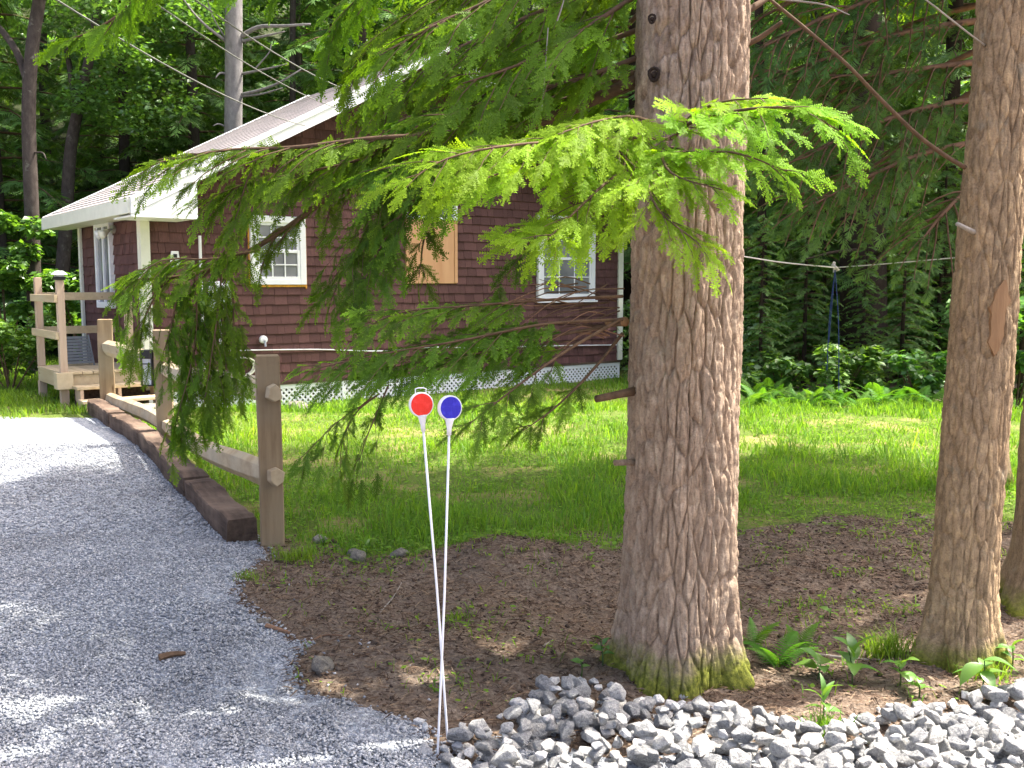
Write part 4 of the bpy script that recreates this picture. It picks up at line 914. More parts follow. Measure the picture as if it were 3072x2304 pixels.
# ------------------------------------------------------------------ hemlock foliage generator
def spray_template(fine, seed=0):
    """flat branchlet, length 1 along +x, in the xy plane. returns V,F,tip"""
    r = np.random.default_rng(seed); V = []; F = []; T = []
    def tri(a, b, c, t):
        n = len(V); V.extend([a, b, c]); F.append((n, n + 1, n + 2)); T.extend(t)
    def twig(p, d, L, tip0, sp, nl, nw):
        s = np.array([-d[1], d[0], 0]); k = max(3, int(L / sp))
        for i in range(k):
            t = (i + .5) / k; q = p + d * L * t; q[2] -= 0.22 * q[0] ** 2 * 0
            ln = nl * (1 - .45 * t) * r.uniform(.8, 1.15); tv = min(1, tip0 + .75 * t * t)
            for sg in (1, -1):
                nd = d * .55 + s * sg * .85; nd /= np.linalg.norm(nd)
                e = q + nd * ln + np.array([0, 0, r.uniform(-.35, .25) * ln]); w = d * nw * .5
                tri(q - w, q + w, e, (tv * .8, tv * .8, tv))
    if fine:
        ms = np.array([1.0, 0, 0]); twig(np.zeros(3), ms, 1.0, 0.0, .047, .10, .052)
        for i in range(7):
            t = .06 + .118 * i; L = (.34 * (1 - t) + .10) * r.uniform(.40, 1.3)
            for sg in (1, -1):
                a = sg * R(r.uniform(32, 52)); d = np.array([math.cos(a), math.sin(a), r.uniform(-.12, .05)]); d /= np.linalg.norm(d)
                twig(np.array([t + (0.05 if sg < 0 else 0), 0, 0.]), d, L, .1 + .3 * t, .056, .092, .052)
    else:
        def kite(p, d, L, w, tv):
            s = np.array([-d[1], d[0], 0]); q = p + d * L * .45; e = p + d * L; z = np.array([0, 0, r.uniform(-.04, .02)])
            tri(p, q + s * w + z, e, (.1 * tv, .6 * tv, tv)); tri(p, e, q - s * w + z, (.1 * tv, tv, .6 * tv))
        kite(np.array([0.35, 0, 0]), np.array([1., 0, 0]), .65, .055, 1)
        for i in range(8):
            t = .03 + .105 * i; L = (.46 * (1 - t) + .12) * r.uniform(.8, 1.15)
            for sg in (1, -1):
                a = sg * R(r.uniform(28, 56)); d = np.array([math.cos(a), math.sin(a), r.uniform(-.25, .08)]); d /= np.linalg.norm(d)
                kite(np.array([t + (.04 if sg < 0 else 0), 0, 0.]), d, L, .027, .6 + .4 * t)
    V = np.array(V, float); V[:, 2] -= 0.22 * np.abs(V[:, 0]) ** 2
    return V, np.array(F), np.array(T)
T_FINE = [spray_template(True, k) for k in range(7)]; T_MID = [spray_template(False, k + 10) for k in range(3)]

class Bough:
    def __init__(s, seed, tmpl, nrm=(0, -.35, 1), tb=0.0):
        s.tb = tb; s.nrm = np.array(nrm, float) / np.linalg.norm(nrm); s.r = np.random.default_rng(seed); s.tm = tmpl; s.V = []; s.F = []; s.M = []; s.T = []; s.n = 0; s.G = [[] for _ in tmpl]
    def wood(s, P, rad, k=5):
        V, F = tube_np(P, rad, k); F = np.vstack([F[:, [0, 1, 2]], F[:, [0, 2, 3]]])
        s.V.append(V); s.F.append(F + s.n); s.M.append(np.zeros(len(F), int)); s.T.append(np.zeros((len(V), 2))); s.n += len(V)
    def spray(s, p, d, nrm, L, tip):
        k = s.r.integers(len(s.tm)); s.G[k].append((p, d, nrm, L, tip))
    def side(s, p, d, sidev, l, spl, step, droop, tip, bare, r0):
        n = 6; t = np.linspace(0, 1, n); P = p + d * (l * t)[:, None]; P[:, 2] -= droop * l * t ** 2
        P += s.r.normal(0, .012 * l, P.shape) * t[:, None]
        s.wood(P, np.linspace(r0, r0 * .35, n), 3)
        m = max(2, int(l / step)); sg = 1
        for i in range(m):
            u = bare + (1 - bare) * (i + .5 * s.r.uniform()) / m
            if u > 1: continue
            j = min(int(u * (n - 1)), n - 2); q = P[j] + (P[j + 1] - P[j]) * (u * (n - 1) - j); bd = P[j + 1] - P[j]; bd /= np.linalg.norm(bd) + 1e-9
            up = s.nrm - bd * (bd @ s.nrm); nu = np.linalg.norm(up); up = up / nu if nu > .15 else np.cross(bd, sidev)
            sd = np.cross(up, bd); sd /= np.linalg.norm(sd) + 1e-9; a = R(s.r.uniform(12, 46)) * sg; sg = -sg
            dd = bd * math.cos(a) + sd * math.sin(a); dd[2] += s.r.uniform(-.22, .08); dd /= np.linalg.norm(dd)
            nr = up + s.r.normal(0, .38, 3); nr -= dd * (nr @ dd); nr /= np.linalg.norm(nr)
            s.spray(q, dd, nr, spl * s.r.uniform(.6, 1.15) * (1 - .3 * u), tip)
        bd = P[-1] - P[-2]; bd /= np.linalg.norm(bd); nr = s.nrm + s.r.normal(0, .3, 3); nr -= bd * (nr @ bd); nr /= np.linalg.norm(nr) + 1e-9
        s.spray(P[-1], bd, nr, spl * s.r.uniform(.8, 1.2), tip)
    def mesh(s, name, needle='needle', twig='twig'):
        for k, L in enumerate(s.G):
            if not L: continue
            Vt, Ft, Tt = s.tm[k]; p = np.array([g[0] for g in L]); d = np.array([g[1] for g in L]); nr = np.array([g[2] for g in L]); sc = np.array([g[3] for g in L]); tp = np.array([g[4] for g in L])
            y_ = np.cross(nr, d); V = p[:, None] + sc[:, None, None] * (Vt[None, :, 0:1] * d[:, None] + Vt[None, :, 1:2] * y_[:, None] + Vt[None, :, 2:3] * nr[:, None])
            m = len(L); F = Ft[None] + (np.arange(m) * len(Vt))[:, None, None]
            tt = np.stack([np.clip(s.tb + Tt[None] * tp[:, None] * (1 - s.tb) + s.r.uniform(0, .12, (m, 1)), 0, 1), np.repeat(s.r.uniform(0, 1, (m, 1)), len(Vt), 1)], -1)
            s.V.append(V.reshape(-1, 3)); s.F.append(F.reshape(-1, 3) + s.n); s.M.append(np.ones(m * len(Ft), int)); s.T.append(tt.reshape(-1, 2)); s.n += m * len(Vt)
        me = np_mesh(name, np.vstack(s.V), np.vstack(s.F), np.concatenate(s.M), np.vstack(s.T))
        me.materials.append(M[twig]); me.materials.append(M[needle]); return me
def make_bough(pts, seed, L=.24, droop=.35, spl=.12, gap=.05, step=.042, tip=.6, r0=.0075, bare=.12, sbare=.0, tmpl=None, ang=(16, 46), needle='needle', twig='twig', tilt=.0, prof=1.0, nrm=(0, -.35, 1), tb=0.0):
    """a bough along pts with side branches in a roughly flat fan"""
    b = Bough(seed, tmpl or T_FINE, nrm, tb); n = max(8, int(np.sum(np.linalg.norm(np.diff(np.asarray(pts, float), axis=0), axis=1)) / .06)); P = resample(pts, n)
    b.wood(P, np.linspace(r0, r0 * .25, n), 6)
    seg = np.linalg.norm(np.diff(P, axis=0), axis=1); cum = np.concatenate([[0], np.cumsum(seg)]); tot = cum[-1]; sg = 1; q = bare * tot
    while q < tot:
        t = q / tot; j = min(np.searchsorted(cum, q, 'right') - 1, n - 2); p = P[j] + (P[j + 1] - P[j]) * ((q - cum[j]) / max(seg[j], 1e-6)); T = (P[j + 1] - P[j]) / max(seg[j], 1e-6)
        up = b.nrm - T * (T @ b.nrm); nu = np.linalg.norm(up); up = up / nu if nu > .2 else np.array([0, -1.0, 0]); S = np.cross(T, up)
        a = R(b.r.uniform(*ang)); d = T * math.cos(a) + S * sg * math.sin(a) + up * b.r.normal(tilt, .16); d /= np.linalg.norm(d)
        l = L * (0.35 + 0.65 * min(1, t / .35)) * (1 - .55 * prof * max(0, t - .4) / .6) * b.r.uniform(.7, 1.2) * (0.6 if d[2] > .15 else 1.0)
        if d[2] > .15: d[2] = .15 * b.r.uniform(-.5, 1); d /= np.linalg.norm(d)
        b.side(p, d, S, l, spl, step, droop * b.r.uniform(.6, 1.5), tip, sbare, r0 * .35)
        if b.r.uniform() > .5:
            a2 = R(b.r.uniform(20, 70)); dd = T * math.cos(a2) - S * sg * math.sin(a2); dd[2] = min(dd[2], .1); dd /= np.linalg.norm(dd); nr = up + b.r.normal(0, .3, 3); nr -= dd * (nr @ dd); nr /= np.linalg.norm(nr); b.spray(p, dd, nr, spl, tip)
        sg = -sg; q += gap * b.r.uniform(.7, 1.3)
    T = P[-1] - P[-2]; T /= np.linalg.norm(T); up = np.array([0, 0, 1.0]) - T * T[2]; up /= np.linalg.norm(up) + 1e-6
    b.spray(P[-1], T, up, spl * 1.1, tip)
    return b

# ------------------------------------------------------------------ trunks
def trunk_mesh(name, base, top, r0, r1, hz, seed, flare=.35, na=140, nz=330, plate=.022, cells=34, cv_=6.0, lean_bow=0.0):
    """bark plates by stretched cell noise; base, top 3D axis points"""
    base = np.array(base, float); top = np.array(top, float); L = top[2] - base[2]
    zt = np.linspace(-.15, 1, nz) ; zt = np.concatenate([np.linspace(-.15 / L, hz / L, nz - 40), np.linspace(hz / L + .05, 1, 40)]); zs = base[2] + zt * L
    w_ = np.linspace(0, 1, na, endpoint=False); th = 2 * np.pi * w_ + 0.62 * np.sin(2 * np.pi * w_) - np.pi / 2 + np.pi; TH, ZZ = np.meshgrid(th, zs - base[2]); t = np.clip(ZZ / L, 0, 1)
    rad = r0 + (r1 - r0) * t + flare * r0 * np.exp(-np.maximum(ZZ, 0) / .16) * (0.75 + .45 * np.sin(TH * 4 + seed) + .25 * np.sin(TH * 7 + 2 * seed))
    NC = cells; u = TH / (2 * np.pi) * NC; v = ZZ * cv_; wob = (fbm(u * .7, ZZ * 6, seed) - .47) * .9; u2 = u + wob
    def worley(uu, vv, nc, sd):
        best = np.full(uu.shape, 9.); sec = np.full(uu.shape, 9.); bu = np.zeros(uu.shape); bv = np.zeros(uu.shape); iu = np.floor(uu); iv = np.floor(vv)
        for du in (-1, 0, 1):
            for dv in (-1, 0, 1):
                cu, cv = iu + du, iv + dv; cw = np.mod(cu, nc); jx = _h(cw, cv, sd); jy = _h(cw, cv, sd + 5)
                d = np.hypot(uu - (cu + jx), (vv - (cv + jy)) * .9); m = d < best; sec = np.where(m, best, np.minimum(sec, d)); best = np.where(m, d, best); bu = np.where(m, cu, bu); bv = np.where(m, cv, bv)
        pid = _h(np.mod(np.floor(best * 0) + bu, nc), bv, sd + 11); return sec - best, pid
    f, id1 = worley(u2, v, NC, seed); n2_ = max(6, int(NC * .52)); f2, id2 = worley(u2 * n2_ / NC, ZZ * cv_ * .30, n2_, seed + 31)
    f = np.clip(f * 2.6, 0, 1) ** .6; f2 = np.clip(f2 * 4.2, 0, 1) ** .5
    fine = (fbm(u * 2.2, ZZ * 14, seed + 9) - .47)
    vert = vnoise(u * 1.5 + wob, ZZ * 2.2, seed + 3)
    rad = rad + plate * .42 * (f - .6) * (.4 + .9 * vert) + plate * 1.25 * (f2 - .75) + .014 * fine * (r0 / .23) + .055 * (fbm(3 + np.cos(TH) * 1.3, np.sin(TH) * 1.3 + ZZ * 1.5, seed + 4) - .47) * (r0 / .23)
    ax = base[None, None, :2] + (top - base)[None, None, :2] * (ZZ / L)[..., None]
    x = ax[..., 0] + lean_bow * np.sin(np.pi * np.clip(t, 0, 1)) + rad * np.cos(TH); y = ax[..., 1] + rad * np.sin(TH)
    V = np.column_stack([x.ravel() - base[0], y.ravel() - base[1], ZZ.ravel()]); n_z = len(zs)
    i = np.arange(n_z - 1)[:, None] * na; j = np.arange(na)[None]; j2 = (j + 1) % na
    F = np.stack([i + j, i + j2, i + na + j2, i + na + j], -1).reshape(-1, 4)
    return np_mesh(name, V, F, None, np.column_stack([id1.ravel(), id2.ravel()]), True)
TB = np.array([0.69, 3.88, 0.0]); t_top = TB + np.array([0.06, 0.05, 13.0])
main = empty("hemlock_tree", tuple(TB)); tag(main, "large hemlock with thick furrowed trunk behind the stones", "tree")
link("trunk", trunk_mesh("trunk", TB, t_top, .222, .12, 3.1, 3, .35, 270, 480, .018, 60, 16.0), main, M['bark'])
RB = np.array([1.92, 4.02, 0.0]); r_top = RB + np.array([0.40, 0.12, 12.0])
right = empty("hemlock_tree", tuple(RB)); tag(right, "leaning hemlock with a torn bark scar near the frame's right edge", "tree")
link("trunk", trunk_mesh("trunk", RB, r_top, .126, .08, 3.1, 8, .55, 180, 430, .011, 40, 20.0), right, M['bark_r'])
T3 = np.array([2.66, 4.75, 0.0]); third = empty("hemlock_tree", tuple(T3)); tag(third, "dark flared trunk barely showing behind the leaning hemlock", "tree")
link("trunk", trunk_mesh("trunk", T3, T3 + np.array([0.25, 0.1, 11]), .13, .07, 3.0, 12, .9, 70, 150, .012), third, M['bark_r'])
def axis_at(B, Tp, z): return B + (Tp - B) * (z - B[2]) / (Tp[2] - B[2])
def stub(parent, B, p0, p1, r, mat, name="branch_stub"):
    b = np.array(B); return MB().tube([tuple(np.array(p0) - b), tuple((np.array(p0) * .5 + np.array(p1) * .5) - b), tuple(np.array(p1) - b)], [r * 1.25, r, r * .9], 9).build(name, M[mat], parent, 0, True)
def bare_limb(parent, B, ps, r0, r1, mat, name="bare_limb", n=24):
    P = resample([at(*p) - np.array(B) for p in ps], n); return MB().tube(P, np.linspace(r0, r1, n), 7).build(name, M[mat], parent, 0, True)
stub(main, TB, at(1385, 842, 3.84), at(1288, 862, 3.72), .016, 'twig')
stub(main, TB, at(1352, 695, 3.85), at(1312, 697, 3.78), .016, 'cutwood')
stub(main, TB, at(1380, 998, 3.82), at(1328, 1000, 3.76), .013, 'bark')
bare_limb(main, TB, [(1600, 100, 3.85), (1640, 82, 3.84), (1690, 47, 3.81)], .014, .008, 'twig'); bare_limb(main, TB, [(1600, 30, 3.85), (1640, 8, 3.9), (1690, -30, 4.0)], .016, .010, 'twig')
stub(right, RB, at(2110, 505, 3.98), at(2068, 484, 3.87), .0095, 'twig_grey')
def knot(parent, B, p, rad, nrm, mat, name="knot"):
    p = np.array(p) - np.array(B); n = np.array(nrm, float); n /= np.linalg.norm(n); a = np.cross(n, [0, 0, 1.]); a /= np.linalg.norm(a); c = np.cross(a, n)
    p = p + n * (-rad * .25); pts = [p + (a * math.cos(t) * (1 + .15 * math.sin(3 * t)) + c * math.sin(t) * 1.3) * rad for t in np.linspace(0, 6.2832, 13)]
    MB().tube([tuple(q) for q in pts], rad * .38, 7, False).tube([tuple(p - n * rad * .6), tuple(p + n * rad * .12), tuple(p + n * rad * .2)], [rad * .75, rad * .6, rad * .2], 10).build(name, M[mat], parent, 0, True)
knot(main, TB, at(1408, 40, 3.73), .012, (-.35, -1, 0), 'bark_dark'); knot(main, TB, at(1412, 160, 3.72), .018, (-.35, -1, 0), 'bark_dark')
knot(right, RB, at(2130, 1085, 3.93), .022, (.3, -1, 0), 'bark_r')
# torn strip of bare wood on the leaning trunk: follows the trunk's curve, set just proud of the bark
sc = MB(); rows_ = []
for v_, (l_, r_) in zip(np.linspace(605, 768, 12), [(2158, 2168), (2150, 2172), (2142, 2174), (2140, 2174), (2138, 2172), (2136, 2168), (2134, 2164), (2132, 2160), (2130, 2156), (2130, 2154), (2132, 2150), (2138, 2144)]):
    z_ = at(2150, v_, 3.95)[2]; axp = axis_at(RB, r_top, z_); rr_ = .128 + (.08 - .128) * z_ / 12 + .012
    row_ = []
    l_ += rnd.uniform(-5, 5); r_ += rnd.uniform(-5, 5)
    for u_ in np.linspace(l_, r_, 6):
        xx = at(u_, v_, 3.93)[0] - axp[0]; xx = np.clip(xx, -rr_ * .97, rr_ * .97); row_.append((axp[0] + xx - RB[0], axp[1] - math.sqrt(rr_ ** 2 - xx ** 2) - RB[1], z_))
    rows_.append(row_)
Vs = [p for r_ in rows_ for p in r_]; Vs += [(p[0], p[1] + .03, p[2]) for p in Vs]; n_ = len(rows_) * 6
Fs = [(i * 6 + j, i * 6 + j + 1, i * 6 + j + 7, i * 6 + j + 6) for i in range(len(rows_) - 1) for j in range(5)]; Fs += [tuple(n_ + k for k in f[::-1]) for f in Fs]
bd_ = [j for j in range(6)] + [i * 6 + 5 for i in range(1, 12)] + [11 * 6 + j for j in range(4, -1, -1)] + [i * 6 for i in range(10, 0, -1)]
Fs += [(bd_[i], n_ + bd_[i], n_ + bd_[(i + 1) % len(bd_)], bd_[(i + 1) % len(bd_)]) for i in range(len(bd_))]
o = sc.add(Vs, Fs).build("bark_scar", M['cutwood'], right); o["label"] = "torn orange patch of bare wood"

# ------------------------------------------------------------------ boughs of the big hemlock, seen against the cabin
cnt_b = [0]
def add_bough(parent, B, pxs, seed, **kw):
    pts = [at(*p) for p in pxs]; b = make_bough(pts, seed, **kw); needle = kw.get('needle', 'needle'); me = b.mesh("bough", needle, kw.get('twig', 'twig'))
    me.transform(Matrix.Translation(-Vector(B))); cnt_b[0] += len(me.polygons)
    return link("bough", me, parent)
BR = dict(nrm=(.15, -.62, .78), tb=.5, L=.20, droop=.14, spl=.112, gap=.039, step=.032, tip=1.0)  # tb lifts the tint, painting sunlit brightness into the needles
# sunlit bough in front of the trunk
add_bough(main, TB, [(1450, 300, 3.68), (1330, 300, 3.30), (1120, 312, 3.02), (980, 338, 2.92), (895, 380, 2.88)], 11, **BR)
add_bough(main, TB, [(1440, 320, 3.60), (1240, 345, 3.20), (1080, 375, 3.0), (960, 415, 2.95)], 12, **{**BR, 'L': .14})
add_bough(main, TB, [(1450, 300, 3.62), (1500, 262, 3.28), (1620, 235, 3.02), (1730, 238, 2.92), (1812, 282, 2.88)], 13, **BR)
add_bough(main, TB, [(1450, 320, 3.58), (1500, 330, 3.20), (1590, 330, 3.0), (1700, 370, 2.92)], 14, **{**BR, 'L': .15})
add_bough(main, TB, [(1440, 330, 3.58), (1400, 370, 3.20), (1420, 450, 3.02), (1515, 530, 2.92)], 15, **BR)
add_bough(main, TB, [(1430, 330, 3.58), (1330, 380, 3.22), (1250, 450, 3.08), (1180, 520, 3.0)], 16, **BR)
add_bough(main, TB, [(1400, 400, 3.25), (1330, 440, 3.18), (1250, 470, 3.12), (1120, 500, 3.08)], 17, **{**BR, 'L': .14})
add_bough(main, TB, [(1440, 280, 3.60), (1370, 252, 3.30), (1290, 262, 3.15), (1205, 290, 3.06)], 18, **{**BR, 'L': .15})
add_bough(main, TB, [(1460, 280, 3.58), (1510, 240, 3.30), (1570, 218, 3.15), (1660, 212, 3.05)], 20, **{**BR, 'L': .15})
add_bough(main, TB, [(1440, 310, 3.55), (1430, 340, 3.25), (1460, 380, 3.08), (1560, 410, 2.98)], 26, **{**BR, 'L': .13})
for k in range(9):
    u0, v0 = rng.uniform(1300, 1440), rng.uniform(310, 390); an = rng.uniform(.2, 2.6); Ln = rng.uniform(40, 90)
    P = [at(u0, v0, 3.25), at(u0 - math.cos(an) * Ln * .5, v0 + math.sin(an) * Ln * .45 + 5, 3.2), at(u0 - math.cos(an) * Ln, v0 + math.sin(an) * Ln * .8 + 15, 3.15)]
    MB().tube(resample([p - TB for p in P], 6), np.linspace(.0035, .0012, 6), 4).build("bare_twig", M['twig'], main)
# low boughs from the stub, reaching left in front of the cabin
LO = dict(nrm=(0, -.62, .8), L=.24, droop=.15, spl=.112, gap=.042, step=.032, tip=.55, sbare=.1)
add_bough(main, TB, [(1345, 640, 3.80), (1180, 648, 3.74), (1000, 662, 3.66), (880, 672, 3.60), (785, 705, 3.56)], 21, **{**LO, 'tip': .8, 'bare': .35})
add_bough(main, TB, [(1345, 690, 3.80), (1180, 700, 3.66), (1000, 735, 3.56), (840, 762, 3.48), (680, 795, 3.44)], 22, **{**LO, 'bare': .25, 'L': .23})
add_bough(main, TB, [(1340, 690, 3.78), (1220, 760, 3.62), (1110, 840, 3.48), (1015, 915, 3.40)], 23, **{**LO, 'L': .13, 'bare': .35, 'gap': .06})
add_bough(main, TB, [(1340, 700, 3.80), (1200, 725, 3.72), (1050, 760, 3.62), (920, 780, 3.55), (790, 805, 3.52)], 24, **{**LO, 'bare': .22, 'L': .21})
add_bough(main, TB, [(1345, 720, 3.85), (1280, 800, 3.78), (1200, 880, 3.70), (1130, 930, 3.64)], 25, **{**LO, 'L': .09, 'bare': .5, 'gap': .07})
for k, ps in enumerate(([(830, 815, 3.5), (790, 870, 3.47), (730, 910, 3.45), (640, 1000, 3.43)], [(840, 830, 3.5), (815, 890, 3.48), (790, 950, 3.46), (775, 1000, 3.45)], [(820, 850, 3.52), (770, 890, 3.5), (740, 950, 3.5), (735, 1010, 3.5)])):
    add_bough(main, TB, ps, 31 + k, L=.11, droop=.8, spl=.085, gap=.05, step=.04, tip=.15, r0=.004, bare=.3)
# tangle of bare reddish twigs by the trunk
for k in range(26):
    u0, v0 = rng.uniform(1240, 1350), rng.uniform(610, 740); Ln = rng.uniform(80, 260); sl = rng.uniform(-.15, .75)
    P = [at(u0, v0, 3.82), at(u0 - Ln * .45, v0 + Ln * .25 * sl + rng.uniform(-28, 18), 3.74), at(u0 - Ln, v0 + Ln * sl, 3.68)]
    MB().tube(resample([p - TB for p in P], 7), np.linspace(.0032, .0010, 7), 4).build("bare_twig", M['twig_red' if k % 3 == 0 else 'twig'], main)
# the big limb to the left and its hanging sprays
BL = dict(nrm=(0, -.6, .8), L=.30, droop=.25, spl=.14, gap=.045, step=.033, tip=.4)
add_bough(main, TB, [(1385, 170, 3.95), (1170, 262, 4.02), (1040, 292, 4.05), (900, 292, 4.10), (780, 350, 4.15), (690, 440, 4.2), (560, 530, 4.25), (430, 590, 4.28), (290, 605, 4.3)], 41, **{**BL, 'r0': .026, 'bare': .3, 'L': .2, 'gap': .085})
add_bough(main, TB, [(960, 292, 4.08), (800, 300, 4.1), (640, 318, 4.12), (480, 325, 4.14), (345, 350, 4.15)], 42, **{**BL, 'tip': .75, 'r0': .014})
add_bough(main, TB, [(900, 300, 4.1), (760, 350, 4.12), (640, 375, 4.14), (540, 395, 4.14), (440, 430, 4.15)], 43, **{**BL, 'tip': .6, 'L': .22})
add_bough(main, TB, [(880, 340, 4.05), (820, 430, 4.05), (780, 520, 4.05), (740, 590, 4.05), (715, 650, 4.05)], 44, **{**BL, 'L': .2})
add_bough(main, TB, [(1020, 310, 4.0), (900, 420, 4.0), (830, 520, 4.0), (790, 600, 4.0), (770, 660, 4.0)], 46, **{**BL, 'L': .17})
add_bough(main, TB, [(1040, 300, 4.05), (960, 400, 4.05), (920, 500, 4.05), (905, 600, 4.05)], 47, **{**BL, 'L': .10, 'gap': .14, 'tip': .2, 'bare': .3})
add_bough(main, TB, [(1180, 262, 4.0), (1020, 320, 3.95), (900, 350, 3.92), (800, 370, 3.9)], 48, **{**BL, 'L': .2})
add_bough(main, TB, [(1200, 290, 4.1), (1180, 450, 4.12), (1120, 560, 4.14), (1040, 660, 4.15)], 49, **{**BL, 'L': .10, 'gap': .12, 'tip': .15, 'bare': .4})
HG = dict(L=.12, droop=1.1, spl=.125, gap=.04, step=.036, tip=.35, r0=.005, bare=.05, tilt=-.3)
for k, ps in enumerate(([(480, 580), (470, 680), (455, 780), (440, 880)], [(420, 590), (425, 700), (410, 800), (380, 910)], [(500, 590), (505, 670), (500, 740), (485, 810)], [(460, 600), (480, 700), (500, 790), (470, 860)], [(350, 600), (330, 650), (305, 700), (285, 735)], [(390, 600), (375, 680), (360, 740), (345, 780)], [(310, 600), (285, 620), (265, 650), (255, 685)], [(440, 640), (420, 760), (400, 860), (365, 925)])):
    add_bough(main, TB, [(u, v, 4.22 + .03 * (k % 4)) for u, v in ps], 61 + k, **HG)
add_bough(main, TB, [(560, 540, 4.2), (460, 560, 4.2), (360, 560, 4.2), (300, 590, 4.2)], 71, **{**BL, 'L': .2, 'tip': .6})
add_bough(main, TB, [(560, 330, 4.1), (530, 400, 4.1), (510, 470, 4.1), (480, 520, 4.1)], 75, **{**HG, 'tip': .6})
# upper boughs filling the top of the frame left of the trunk
UP = dict(nrm=(0, -.5, .85), tb=.12, L=.36, droop=.25, spl=.155, gap=.05, step=.036, tip=.45, r0=.012)  # slight tb lift puts a backlit tone into the needle colour
for k, ps in enumerate((
    [(1390, 60, 4.0), (1200, 130, 4.1), (1020, 205, 4.2), (860, 262, 4.25)], [(1390, -60, 4.05), (1180, 20, 4.2), (980, 110, 4.3), (880, 170, 4.4), (830, 215, 4.45)],
    [(1390, -180, 4.1), (1150, -90, 4.3), (930, 10, 4.45), (830, 70, 4.6), (760, 150, 4.7)], [(1390, -300, 4.2), (1100, -180, 4.45), (880, -80, 4.65), (770, 0, 4.8), (710, 70, 4.85)],
    [(1390, 120, 3.9), (1250, 170, 3.85), (1100, 210, 3.82), (960, 250, 3.8)], [(1390, -20, 3.9), (1250, 70, 3.8), (1120, 140, 3.75), (1000, 180, 3.72)],
    [(1390, 180, 4.15), (1280, 220, 4.25), (1120, 240, 4.35), (1000, 262, 4.4)], [(1395, -140, 4.3), (1300, -20, 4.5), (1200, 80, 4.6), (1100, 150, 4.7)],
    [(1395, -250, 4.0), (1280, -120, 3.9), (1100, -20, 3.85), (930, 60, 3.8), (820, 120, 3.8)], [(1390, 20, 4.3), (1290, 120, 4.5), (1220, 200, 4.6), (1150, 260, 4.65)], [(1390, 150, 4.1), (1200, 220, 4.2), (1000, 262, 4.3), (850, 310, 4.3)], [(1250, 230, 4.1), (1050, 300, 4.15), (930, 350, 4.2), (860, 400, 4.2)], [(1150, 250, 4.2), (980, 290, 4.25), (840, 300, 4.3), (720, 310, 4.35)], [(1390, -60, 4.4), (1150, 60, 4.5), (950, 150, 4.6), (800, 230, 4.65)])):
    add_bough(main, TB, ps, 81 + k, **UP)
for k, ps in enumerate(([(720, -260, 4.3), (500, -120, 4.35), (330, -20, 4.4), (230, 50, 4.4), (140, 92, 4.4)], [(700, -260, 4.2), (520, -170, 4.2), (400, -110, 4.2), (300, -40, 4.2), (262, 40, 4.2)], [(900, -300, 4.3), (760, -180, 4.35), (640, -90, 4.4), (520, -35, 4.4)])):
    add_bough(main, TB, ps, 95 + k, **{**UP, 'L': .15, 'tip': .8, 'spl': .14, 'bare': .5})
def hang_thread(u, v0, v1, Y):
    MB().tube([at(u, v0, Y) - TB, at(u - 6, (v0 + v1) / 2, Y) - TB, at(u - 14, v1, Y) - TB], .0022, 4).build("bare_twig", M['twig_grey'], main)
hang_thread(1184, 60, 240, 3.7); hang_thread(1218, 0, 45, 3.7)
bare_limb(right, RB, [(2085, 362, 3.98), (2040, 335, 3.95), (1980, 290, 3.9), (1900, 212, 3.85), (1830, 140, 3.8), (1740, 62, 3.8), (1640, -20, 3.8)], .0095, .006, 'twig')
bare_limb(right, RB, [(2130, 100, 4.0), (2090, 70, 3.9), (2020, 15, 3.85), (1960, -30, 3.85)], .004, .003, 'twig_grey')
bare_limb(main, TB, [(1620, -10, 3.9), (1700, 0, 3.8), (1780, 10, 3.75), (1835, 32, 3.7)], .005, .002, 'twig_grey')
print("near bough tris", cnt_b[0])

# ------------------------------------------------------------------ upper crowns: unseen boughs, placed so their shade falls on the ground in front
def generic_bough(seed, L=1.0, n_step=1, spl=.34):
    pts = [(0, 0, 0), (1.3, 0, .12), (2.7, 0, .05), (4.0, 0, -.25)]
    return make_bough(pts, seed, L=L, droop=.25, spl=spl, gap=.095, step=.095, tip=.5, r0=.035, bare=.18, tmpl=T_MID, needle='needle')
GB = [generic_bough(200 + k).mesh("bough", 'needle') for k in range(3)]
def crown_bough(parent, B, Tp, tgt, k, lift=.3, wscale=1.0):
    """bough from the trunk axis to a point in the air"""
    tgt = np.array(tgt, float); a = axis_at(B, Tp, tgt[2] + lift); d = tgt - a; L = np.linalg.norm(d); d /= L
    q = Vector(d).to_track_quat('X', 'Z').to_matrix().to_4x4()
    o = link("bough", GB[k % 3], parent); o.matrix_local = Matrix.Translation(Vector(a - B)) @ q @ Matrix.Diagonal((L / 4, min(1.2, L / 4 + .25) * wscale, 1, 1)); return o
def shade(x, y, z):
    """point at height z whose shadow falls on ground point x,y"""
    return np.array([x, y, 0]) + SUN * (z / SUN[2])
LIT = [at(*p) for p in ((900, 380, 2.9), (980, 345, 2.92), (1080, 340, 3.0), (1180, 330, 3.05), (1300, 320, 3.15), (1420, 320, 3.2), (1530, 260, 3.15), (1640, 240, 3.0), (1740, 250, 2.95), (1810, 285, 2.9), (1420, 450, 3.0), (1510, 525, 2.92), (1180, 500, 3.05), (1000, 420, 2.95),
       (340, 350, 4.15), (450, 330, 4.14), (560, 330, 4.12), (400, 470, 4.1), (790, 700, 3.56), (900, 670, 3.62), (1000, 660, 3.66), (1598, 700, 3.78), (1598, 1000, 3.78), (1600, 1300, 3.78), (300, 605, 4.3), (700, 330, 4.1), (150, 90, 4.4), (700, 150, 4.6))]
LIT = [(q, .45) for q in LIT]
